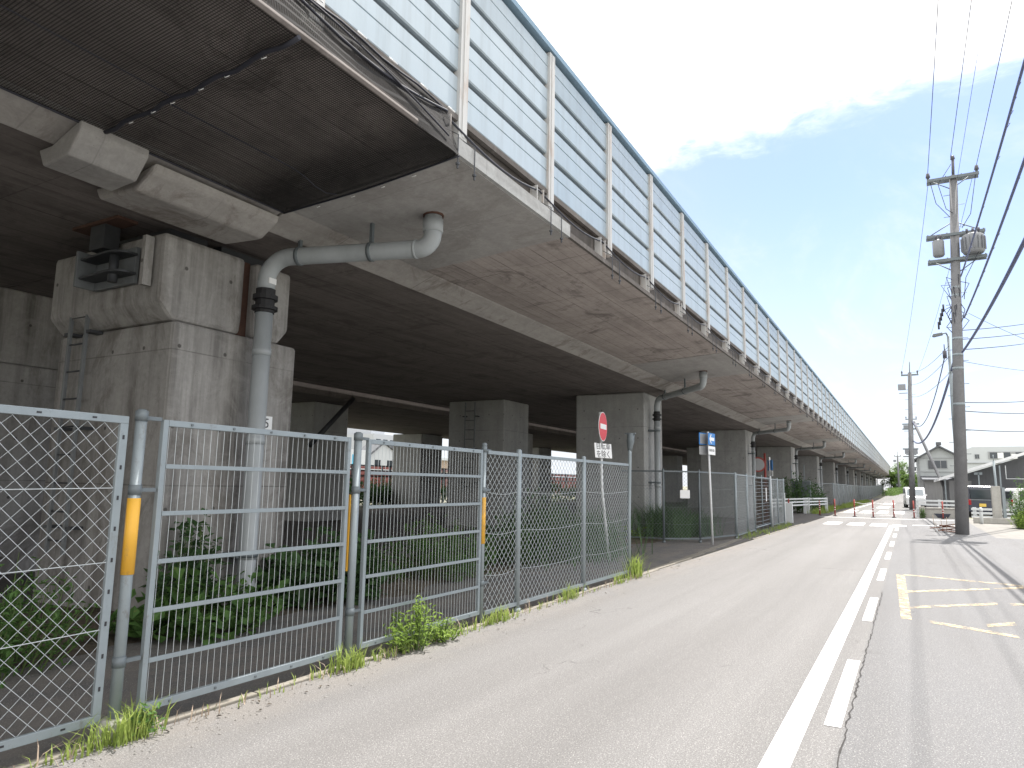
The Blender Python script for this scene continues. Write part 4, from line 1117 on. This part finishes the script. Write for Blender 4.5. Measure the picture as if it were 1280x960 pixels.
def pole2(label, bx_, by, h, lean=.4, side=-1):
    p = thing('utility_pole', label, 'utility pole', (bx_,by,rise(by)), 'smaller utility poles further down the road')
    z0 = rise(by); B = Vector((bx_,by,z0-.1)); T = Vector((bx_+lean,by,z0+h)); A_ = lambda z: B.lerp(T, (z+.1)/(h+.1))
    b = MB(); pole_shaft(b, B, T, .23, .14); b.build('shaft', M['pole'], p)
    b = MB(); b.tube([A_(h-.1),A_(h+.9)], .04, 6); c = A_(h-.2); b.box(c.x-.62, c.x+.62, by-.06, by+.06, c.z-.06, c.z+.06)
    c = A_(h-4.2); b.box(c.x-.6, c.x+.6, by-.05, by+.05, c.z-.05, c.z+.05); c = A_(h-4.6); b.box(c.x-.6, c.x+.5, by-.05, by+.05, c.z-.05, c.z+.05)
    c = A_(h-6.2); b.box(c.x-.6, c.x+.5, by-.05, by+.05, c.z-.05, c.z+.05); b.box(c.x-.6, c.x+.5, by-.05, by+.05, c.z-.65, c.z-.57)
    b.each('crossarm', M['galv_dark'], p)
    b = MB()
    for s in (-1, 1): insul(b, A_(h-.2)+Vector((s*.55,0,.05)), .3, .07)
    b.each('insulator', M['insulator'], p)
    b = MB(); c = A_(h-1.3); b.box(c.x-.85, c.x-.3, by-.2, by+.2, c.z-.1, c.z+.35); b.box(c.x-.8, c.x-.2, by-.03, by+.03, c.z-.4, c.z-.34); c = A_(h-6.5); b.box(c.x-.45, c.x-.2, by-.15, by+.15, c.z-.1, c.z+.25); b.box(c.x+.15, c.x+.45, by-.15, by+.15, c.z-.1, c.z+.25)
    b.each('switch_box', M['transformer'], p)
    b = MB(); z = 1.6; k = 0
    while z < h-1: c = A_(z); s = 1 if k % 2 else -1; b.tube([(c.x,by,c.z),(c.x+s*.38,by,c.z)], .014, 5); z += .4; k += 1
    b.build('climbing_steps', M['galv_dark'], p)
    return p
p2 = pole2('smaller utility pole with a slanted strut, standing in front of the two-storey house', .12, 64.6, 11.0, .40)
b = MB(); b.tube([(.58,64.5,7.0),(2.45,63.5,1.4)], .11, 10); b.build('strut', M['pole'], p2)
pole2('distant utility pole just right of the pole with the strut', .25, 100, 10.5, .4)
pole2('tiny distant utility pole above the trees at the end of the viaduct', -2.0, 175, 8.3, .1)

def cable(label, p, q, sag, r, mat='cable', n=24, wrap=False, group=None):
    p, q = Vector(p), Vector(q); b = MB()
    pts = [p.lerp(q, i/n)-Vector((0,0,4*sag*(i/n)*(1-i/n))) for i in range(n+1)]
    b.tube(pts, r, 6, caps=False)
    if wrap:
        k = 0
        for i in range(n*14):
            t_ = i/(n*14); c = p.lerp(q, t_)-Vector((0,0,4*sag*t_*(1-t_)))
            if i % 6 == 0: a = random.uniform(-.6,.6); b.tube([c, c+Vector((.05+a*.05,.15,.09)), c+Vector((0,.3,0))], .006, 4, caps=False)
    return tag(b.build('overhead_cable', M[mat], None, loc=p, fixn=False), label, 'overhead cable', group)
T1 = at(13.4)
cable('leftmost thin wire running overhead from the top crossarm of the large pole', (1.25,29.58,13.45), (1.25,-10,14.3), .45, .010)
cable('middle thin wire overhead from the tip of the large pole', (2.02,29.58,13.95), (2.0,-10,13.7), .25, .010)
cable('rightmost of the thin wires from the top crossarm of the large pole', (2.8,29.58,13.45), (2.85,-10,13.9), .3, .010)
cable('very thin wire beside the middle wire of the large pole', (2.15,29.58,12.9), (2.3,-10,13.9), .3, .006)
cable('thick upper cable bundle sloping down to the large pole along the right edge', (2.05,29.3,9.25), (2.25,-10,9.6), .55, .026, 'cable_blue', 30, True)
cable('thick middle cable bundle with loose wrapping wire, right edge', (2.05,29.3,7.7), (2.3,-10,9.0), .75, .029, 'cable_blue', 30, True)
cable('thick lowest cable bundle swooping to the large pole at lamp height', (1.92,29.3,6.45), (2.3,-10,7.4), .85, .042, 'cable_blue', 30)
HW = [((1.99,29.6,7.3),(9,53.91,12.47)),((1.97,29.6,6.97),(9,54.18,11.92)),((1.99,29.6,6.59),(9,54.48,11.31)),((1.96,29.6,6.15),(9,55.56,9.12)),((1.90,29.6,4.66),(9,56.28,7.66)),((1.88,29.6,4.35),(9,56.72,6.77)),((1.84,29.6,3.69),(9,57.26,5.66))]
wl = ['uppermost','second highest','third highest','fourth highest','third lowest','second lowest','lowest']
for (p, q), l in zip(HW, wl): cable(l+' side wire going right from the large pole to the white building', p, q, .12, .017 if l != 'fourth highest' else .009)
cable('thin wire crossing down to the right in front of the side wires', (2.2,29.5,7.9), (5.2,28,5.6), .1, .008)
cable('slack blue-black cable drooping from the large pole to the strutted pole', (1.70,29.8,6.3), (.52,64.5,5.4), 1.15, .05, 'cable_blue', 24)
cable('slack thin cable drooping beside the thick one towards the strutted pole', (1.45,31.1,6.6), (.5,64.5,7.0), 1.3, .022, 'cable_blue', 24)
for i, (z1, z2, l) in enumerate(((7.0,11.0,'upper'),(6.6,10.0,'middle'),(6.0,9.0,'lower'))):
    cable(l+' thin wire rising from the street lamp towards the strutted pole', (1.6,31,z1), (.6,64.5,z2), .3, .010)
for x in (-.6, .6): cable(('left' if x < 0 else 'right')+' thin top wire between the large pole and the strutted pole', (2.0+x*1.2,29.7,13.3), (.55+x,64.5,11.1), .5, .008)

# ------------------------------------------------------------------ right-hand side: houses, cars, rails
def gable_house(label, x0, x1, y0, y1, ze, zr, xr):
    h = thing('two_storey_house', label, 'house', ((x0+x1)/2,(y0+y1)/2,0))
    b = MB(); b.prism([(x0,-.1),(x1,-.1),(x1,ze),(xr,zr),(x0,ze)], y0, y1); b.each('wall', M['house_wall'], h)
    b = MB(); ov = .45
    for (xa, za, s) in ((x0,ze,-1),(x1,ze,1)):
        dx, dz = xa-xr, za-zr; L_ = math.hypot(dx,dz); ux, uz = dx/L_, dz/L_; ex, ez = xa+ux*ov, za+uz*ov
        b.prism([(xr,zr+.03),(ex,ez+.03),(ex,ez+.19),(xr,zr+.22)], y0-.5, y1+.5)
    rf = b.build('roof', M['roof_tile'], h)
    b = MB(); b.box(xr-.25, xr+.25, y0-.55, y0-.2, zr+.2, zr+.55); b.box(xr-.12,xr+.12,y0-.2,y1+.5,zr+.2,zr+.36); b.build('ridge_tile', M['roof_tile'], rf)
    return h
hs = gable_house('pale two-storey house with a dark gabled roof behind the strutted pole', .9, 5.2, 90, 99, 4.95, 6.25, 3.03)
def window(parent, x0, x1, y, z0, z1, shutter=None):
    b = MB(); b.box(x0-.07, x1+.07, y-.06, y-.002, z0-.07, z1+.07); f = b.build('window', M['trim'], parent)
    b = MB(); xm = (x0+x1)/2; b.box(x0, xm-.03, y-.075, y-.061, z0, z1); b.box(xm+.03, x1, y-.075, y-.061, z0, z1); b.each('pane', M['glass'], f)
window(hs, 2.55, 3.68, 90, 3.98, 4.78)
b = MB(); b.box(1.95, 2.45, 89.9, 89.998, 3.9, 4.82); b.build('shutter_box', M['roof_tile'], hs)
b = MB(); b.box(.88, 5.22, 89.93, 89.998, 5.02, 5.08); b.box(.86,.9,89.9,90,0,4.9); b.box(1.05,1.12,89.9,89.997,0,4.9); b.box(1.2,5.2,89.93,89.998,3.55,3.6); b.each('trim_board', M['trim'], hs)
b = MB(); b.prism([(88.6,2.72),(88.6,2.80),(90,3.1),(90,3.0)], 1.1, 4.2, axis='x'); b.build('porch_roof', M['roof_tile'], hs)
b = MB(); b.box(1.1, 1.6, 89.9, 89.998, 1.9, 2.7); b.box(1.8,2.1,89.6,89.998,0,2.6); b.each('door', M['trim'], hs)
ow = thing('boarded_outbuilding', 'low stained grey boarded outbuilding between the house and the shed', 'outbuilding', (2.5,78,0))
b = MB(); b.box(1.25, 4.0, 76, 82, -.1, 2.5); b.each('wall', M['old_wall'], ow)
b = MB(); b.prism([(75.6,2.45),(82.2,2.7),(82.2,2.8),(75.6,2.55)], 1.1, 4.1, axis='x'); b.each('roof', M['roof_tile'], ow)

wb = thing('white_building', 'large white flat-roofed building with a dark window band at the right', 'building', (16,125,0))
b = MB(); b.prism([(7.36,-.1),(30,-.1),(30,7.9),(8.2,7.85),(7.36,7.5)], 120, 140); b.each('wall', M['white_wall'], wb)
b = MB(); b.box(10.0, 22, 119.9, 119.998, 6.1, 7.15); wdw = b.build('window_band', M['trim'], wb)
b = MB()
for k in range(8): b.box(10.2+k*1.5, 11.5+k*1.5, 119.88, 119.899, 6.2, 7.05) if k not in (1,) else b.box(11.75,12.6,119.88,119.899,6.2,7.05)
b.each('pane', M['glass'], wdw)
b = MB(); b.box(11.1, 11.8, 119.86, 119.88, 6.2, 7.0); b.box(12.7,13.4,119.86,119.88,6.15,6.8); b.each('blind', M['sign_white'], wdw)
window(wb, 8.45, 8.9, 120, 6.2, 6.75)
b = MB(); b.box(7.3, 30, 119.8, 119.998, 5.5, 5.58); b.build('ledge', M['trim'], wb)

sh = thing('storage_shed', 'dark shed with a sloping white sheet roof behind the parked cars', 'shed', (5,58,0))
b = MB(); b.prism([(2.3,-.1),(9.5,-.1),(9.5,4.85),(2.3,2.28)], 55.6, 66); b.each('wall', M['dark_inside'], sh)
b = MB(); b.prism([(1.75,2.18),(10,5.12),(10,5.30),(1.75,2.36)], 54.6, 66.5); b.each('roof', M['roof_white'], sh)
b = MB(); b.box(2.05, 2.13, 55.0, 55.08, 0, 2.28); b.box(3.95,4.03,55.1,55.18,0,2.7); b.box(3.75,4.2,55.1,55.2,2.6,2.75); b.box(5.1,5.18,54.9,54.98,0,3.2); b.each('support_post', M['galv'], sh)
b = MB(); b.tube([(5.45,54.9,3.2),(5.45,54.9,2.35),(6.6,54.9,2.35)], .03, 6); b.build('gutter_pipe', M['white_steel'], sh)
b = MB(); b.box(2.32, 3.6, 55.55, 55.598, 0, 2.2); b.each('door', M['old_wall'], sh)

def car(label, x, y, yaw, W, L_, H, paint_, plate=None, cat='car', name='parked_car'):
    """box kei-car / van: rear towards -Y in local space"""
    c = thing(name, label, cat, (x,y,0)); h2 = L_/2
    def side(z, yy): return (yy, z)
    prof = [(-h2+.02,.28),(-h2,.55),(-h2+.02,.95),(-h2+.14,H-.10),(-h2+.30,H),(h2*.45,H),(h2*.62,H-.12),(h2*.86,1.02),(h2-.08,.92),(h2,.55),(h2-.02,.28)]
    def place(o): o.rotation_euler.z = 0; return o
    cs, sn = math.cos(yaw), math.sin(yaw)
    def tf(b):
        b.v = [(x+(vx-x)*cs-(vy-y)*sn, y+(vx-x)*sn+(vy-y)*cs, vz) for vx,vy,vz in (tuple(q) for q in b.v)]; return b
    b = MB(); b.prism([(y+a, z) for a, z in prof], x-W/2, x+W/2, axis='x'); tf(b).build('body', M[paint_], c, .07)
    b = MB(); b.quad((x-W/2+.14,y-h2+.055,1.10),(x+W/2-.14,y-h2+.055,1.10),(x+W/2-.18,y-h2+.13,H-.18),(x-W/2+.18,y-h2+.13,H-.18))
    b.box(x-W/2+.14, x+W/2-.14, y-h2-.012, y-h2+.2, 1.08, H-.2); tf(b).build('rear_window', M['glass'], c, .03)
    b = MB()
    for s in (-1, 1): b.box(x+s*(W/2+.004)-.012, x+s*(W/2+.004)+.012, y-h2+.4, y+h2*.58, 1.06, H-.17)
    tf(b).build('side_window', M['glass'], c)
    b = MB(); b.quad((x-W/2+.12,y+h2*.84+.03,1.08),(x+W/2-.12,y+h2*.84+.03,1.08),(x+W/2-.16,y+h2*.66+.03,H-.16),(x-W/2+.16,y+h2*.66+.03,H-.16)); tf(b).build('windscreen', M['sky_toned_glass'], c)
    for s in (-1, 1):
        b = MB(); b.box(x+s*(W/2-.1)-.08, x+s*(W/2-.1)+.08, y-h2-.02, y-h2+.06, .72, 1.05); tf(b).build('tail_lamp', M['lamp_red'], c)
        b = MB(); b.box(x+s*(W/2-.22)-.14, x+s*(W/2-.22)+.14, y+h2-.1, y+h2+.015, .66, .84); tf(b).build('headlight', M['sign_white'], c)
        b = MB(); b.box(x+s*(W/2+.09)-.07, x+s*(W/2+.09)+.07, y+h2*.55, y+h2*.62, 1.05, 1.2); tf(b).build('mirror', M[paint_], c)
        for yy in (y-h2*.62, y+h2*.62):
            b = MB(); xx = x+s*(W/2-.07); b.tube([(xx-.09,yy,.29),(xx+.09,yy,.29)], .29, 18); wh = tf(b).build('wheel', M['tyre'], c)
            b = MB(); b.tube([(xx+s*.085,yy,.29),(xx+s*.1,yy,.29)], .18, 14); tf(b).build('rim', M['galv'], wh)
    b = MB(); b.box(x-W/2+.03, x+W/2-.03, y-h2-.06, y-h2+.1, .32, .6); b.box(x-W/2+.03, x+W/2-.03, y+h2-.1, y+h2+.04, .3, .6); tf(b).each('bumper', M[paint_], c, .03)
    b = MB(); b.box(x-.17, x+.17, y-h2-.075, y-h2-.061 if False else y-h2-.062, .62, .80); tf(b).build('number_plate', M[plate or 'sign_white'], c)
    b = MB(); b.box(x-W/2+.1, x+W/2-.1, y-h2-.03, y-h2+.02, 1.0, 1.03); tf(b).build('chrome_strip', M['galv'], c)
    return c
car('dark blue boxy small van seen from behind, yellow plate, right of the large pole', 3.72, 51.8, 0, 1.48, 3.4, 1.86, 'car_dark', 'plate_yellow', 'van')
car('white van parked by the strutted pole, half behind the white railing', .32, 71.5, R(184), 1.48, 3.4, 1.78, 'car_white', None, 'van')
car('white car at the right edge, half hidden by the roadside shrub', 6.9, 56.5-3.0, R(-75), 1.5, 3.5, 1.75, 'car_white')

rg = thing('guardrail', 'white double-beam guardrail over the culvert at the right of the road', 'guardrail', (3,50,0))
b = MB()
for z in (.42,.66,.88): b.box(.3, 2.55, 47.2, 47.26, z, z+.10)
b.each('beams', M['white_steel'], rg)
for x in (.35, 1.45, 2.5):
    b = MB(); b.box(x-.06, x+.06, 47.262, 47.38, 0, 1.0); b.each('rail_post', M['white_steel'], rg)
rg2 = thing('guardrail', 'white beam guardrail in front of the dark van', 'guardrail', (4,44,0))
b = MB()
for z in (.14,.34,.54): b.box(2.75, 7.5, 44.0, 44.06, z, z+.11)
b.each('beams', M['white_steel'], rg2)
for x in (2.9, 4.0, 5.2, 6.4):
    b = MB(); b.box(x-.08, x+.08, 44.062, 44.2, 0, .68); b.each('rail_post', M['white_steel'], rg2)
cp = thing('culvert_parapet', 'low weathered concrete culvert wall with a dark opening beside the car-stop posts', 'wall', (1.4,46,0))
b = MB(); b.box(.45, 2.45, 45.6, 45.85, -.05, .50); b.box(.42,2.5,45.55,45.9,.502,.58); b.each('wall', M['parapet'], cp, .02)
b = MB(); b.box(.40, .68, 45.2, 45.5, 0, .62); b.box(2.3,2.6,45.2,45.5,0,.66); b.each('end_block', M['parapet'], cp, .03)
b = MB(); b.prism([(1.1,.26),(1.9,.26),(1.75,.03),(1.3,.03)], 45.58, 45.597); b.build('opening', M['car_dark'], cp)
bush('ivy_clump', 'small dark plant spilling over the left end of the culvert wall', 'plant', (.55,45.1,0), .16,.2,.55, 16,14,.08,'leaf_mid', .5)
tb = MB(); tb.box(2.6, 7.5, 40.5, 40.75, 0, .28); tag(tb.build('low_wall', M['parapet'], None, .02, (4,40.6,0)), 'low pale concrete kerb wall in front of the right guardrail', 'wall')
cb = thing('grey_cabinet', 'tall grey roadside cabinet with a thin pole beside the dark van', 'cabinet', (3.66,41,0))
b = MB(); b.box(3.44, 3.80, 41, 41.4, .1, 1.78); b.build('body', M['parapet'], cb, .015)
b = MB(); b.box(3.85,3.98,41.02,41.35,.05,1.72); b.each('door', M['galv'], cb)
b = MB(); b.tube([(3.72,41.5,0),(3.66,41.5,3.0)], .05, 8); b.tube([(3.66,41.5,3.0),(3.66,41.5,3.3)], .02, 6); b.each('thin_pole', M['galv'], cb)
wp = thing('marker_post', 'short white round-topped post left of the grey cabinet', 'post', (2.88,40,0))
b = MB(); b.tube([(2.88,40,0),(2.88,40,.7),(2.88,40,.76)], [.075,.075,.045], 12); b.build('post_tube', M['white_steel'], wp)
b = MB(); b.tube([(2.88,40,.55),(2.88,40,.62)], .078, 12); b.build('grey_band', M['trim'], wp)
rb = thing('timber_scrap', 'small heap of reddish broken timber with thin stakes beside the large pole', 'debris', (1.05,30.6,0))
b = MB()
for k in range(7): a = random.uniform(-.4,.4); b.obox((1.05+random.uniform(-.2,.25),30.6+random.uniform(-.2,.2),.05+.035*k), (.28*math.cos(a),.28*math.sin(a),random.uniform(-.05,.05)), (-.05*math.sin(a),.05*math.cos(a),0), (0,0,.015))
b.each('boards', M['wood'], rb)
b = MB()
for k in range(5): x = .75+k*.12; b.tube([(x,30.6,0),(x+random.uniform(-.12,.12),30.5,random.uniform(.3,.65))], .009, 5)
b.each('stakes', M['tan'], rb)
bush('roadside_shrub', 'light green roadside shrub at the right edge of the photo', 'shrub', (4.35,36.6,0), .72,.9,2.35, 120,30,.10,'leaf_mid', .5, lean=.5)
bush('roadside_shrub', 'low pale shrub skirt below the taller roadside shrub', 'shrub', (4.05,36.0,0), .5,.6,.85, 60,22,.09,'leaf_bright', .5, lean=.5)

# trees at the far end
def tree(label, x, y, h, rad, mat='leaf_far', nclump=26, nl=110, size=.42):
    z0 = rise(y); t_ = thing('broadleaf_tree', label, 'tree', (x,y,z0), 'trees at the end of the viaduct')
    b = MB(); b.tube([(x,y,z0-.2),(x+.1,y,z0+h*.35),(x,y,z0+h*.7)], [.22,.16,.07], 8)
    for k in range(6): a = k*1.05; b.tube([(x+.05,y,z0+h*(.3+.05*k)),(x+math.cos(a)*rad*.6,y+math.sin(a)*rad*.6,z0+h*(.5+.06*k))], [.08,.03], 6)
    b.build('trunk', M['bark'], t_)
    b = MB()
    for k in range(nclump):
        a = random.uniform(0,6.3); q = math.sqrt(random.random()); zz = random.uniform(.12,1); rr = rad*(1-.55*abs(zz-.4)**1.3)
        c = Vector((x+math.cos(a)*rr*q, y+math.sin(a)*rr*q, z0+h*zz))
        for j in range(nl): leaf(b, c+rnd()*rad*.15, rnd()+Vector((0,0,.3)), size*random.uniform(.6,1.2), .6)
    b.build('crown', M[mat], t_, fixn=False)
    return t_
tree('bushy green tree where the viaduct vanishes, nearest the fence', -3.2, 178, 4.3, 2.3)
tree('tallest bushy green tree at the vanishing point of the road', -1.5, 200, 6.6, 2.6)
tree('rounded green tree left of the far white van', -.2, 186, 3.8, 1.6)
tree('far green tree behind the strutted pole', .9, 212, 4.6, 2.2)
b = MB()
for k in range(2600):
    y = random.uniform(150,200); x = -3.6+ (y-150)*.055 + random.gauss(0,.5); leaf(b, Vector((x,y,rise(y)+random.random()**1.5*1.3)), rnd()+Vector((0,0,.5)), .35, .5)
tag(b.build('verge_plants', M['leaf_far'], None, fixn=False), kind='stuff')

# ------------------------------------------------------------------ beyond the viaducts (seen between the piers)
hw2 = thing('small_white_house', 'white gabled house glimpsed between the piers above the mesh gates', 'house', (-60,72,0))
b = MB(); b.prism([(68.4,-.1),(76.2,-.1),(76.2,4.4),(71.6,6.4),(68.4,4.3)], -62, -60, axis='x'); b.each('wall', M['white_wall'], hw2)
b = MB(); b.prism([(67.9,4.1),(71.6,6.45),(71.6,6.75),(67.9,4.4)], -62.3, -59.7, axis='x'); b.prism([(71.6,6.45),(76.8,4.2),(76.8,4.5),(71.6,6.75)], -62.3, -59.7, axis='x'); b.each('roof', M['roof_tile'], hw2)
b = MB(); b.box(-60.1, -59.99, 70, 71.2, 3.0, 4.2); b.box(-60.1,-59.99,72.5,73.6,3.0,4.2); b.each('window', M['glass'], hw2)
gb = thing('grey_block', 'grey multi-storey block behind the small white house between the piers', 'building', (-95,110,0))
b = MB(); b.box(-105, -90, 104.5, 124, -.1, 10.6); b.box(-100, -92, 106, 110, 10.6, 12.4); b.each('wall', M['grey_block'], gb)
b = MB()
for k in range(3):
    for j in range(9): b.box(-90, -89.95, 105.2+j*2.1, 106.5+j*2.1, 2.2+k*3, 3.6+k*3)
b.each('window', M['glass'], gb)
tp = thing('tan_warehouse', 'tan and white low building glimpsed between the piers', 'building', (-70,92,0))
b = MB(); b.box(-76, -70, 84, 110, -.1, 5.2); b.each('wall', M['tan'], tp)
b = MB(); b.box(-77, -69.5, 83.5, 110.5, 5.2, 5.6); b.each('roof', M['white_wall'], tp)
hd = thing('shop_hoarding', 'pale cyan and white hoarding board glimpsed left of the middle gate post', 'sign board', (-58,63,0))
b = MB(); b.box(-58.1, -58, 62, 66.5, 2.2, 5.2); b.build('board', M['white_wall'], hd)
b = MB(); b.box(-57.999, -57.98, 63.6, 65, 2.8, 4.6); b.build('colour_panel', M['sign_cyan'], hd)
rf_ = thing('railing_fence', 'dull red railing fence far behind, glimpsed between the piers', 'fence', (-42,50,0))
b = MB()
for z in (1.55, 2.05, 2.55): b.box(-42.1, -42, 20, 110, z, z+.22)
b.box(-42.4, -42.3, 20, 110, .2, 2.4, 0); b.each('rails', M['brick_red'], rf_)
b = MB()
for k in range(46): b.box(-42.0, -41.9, 20+k*2, 20.12+k*2, 0, 2.9)
b.each('rail_post', M['dark_steel'], rf_)
hb = MB()
for k in range(9000):
    y = random.uniform(4, 95); x = -28.2+random.gauss(0,.4); hh = 1.25+.35*math.sin(y*.7)+.2*math.sin(y*2.3)
    leaf(hb, Vector((x, y, random.random()**.7*hh)), rnd()+Vector((0,0,.3)), .34*random.uniform(.6,1.2), .6)
hg = tag(hb.build('hedge', M['leaf_dark'], None, loc=(-30.6,50,0), fixn=False), 'long dark uneven hedge along the far edge of the viaduct, black in shade', 'hedge')
bush('dark_shrub', 'dark bush far behind the right mesh gate, between the piers', 'shrub', (-28.5,34.0,0), 1.2,2.6,1.7, 90,22,.25,'leaf_dark', .55)
rl = thing('dark_railing', 'dark horizontal railing crossing the daylight gap under the viaduct', 'railing', (-29.5,30,0))
b = MB()
for z in (1.75, 2.1, 2.4): b.box(-29.55, -29.5, 6, 100, z, z+.08)
b.each('rails', M['dark_steel'], rl)
b = MB()
for k in range(32): b.box(-29.58, -29.49, 6+k*3, 6.08+k*3, 0, 2.5)
b.each('rail_post', M['dark_steel'], rl)
br2 = thing('diagonal_brace', 'dark slanting pipe brace in the shade between the nearest pier and the gap of daylight', 'brace', (-16,17.5,3))
b = MB(); b.tube([(-17,16.6,2.6),(-17,18.55,4.37)], .085, 10); b.build('brace_tube', M['dark_steel'], br2)
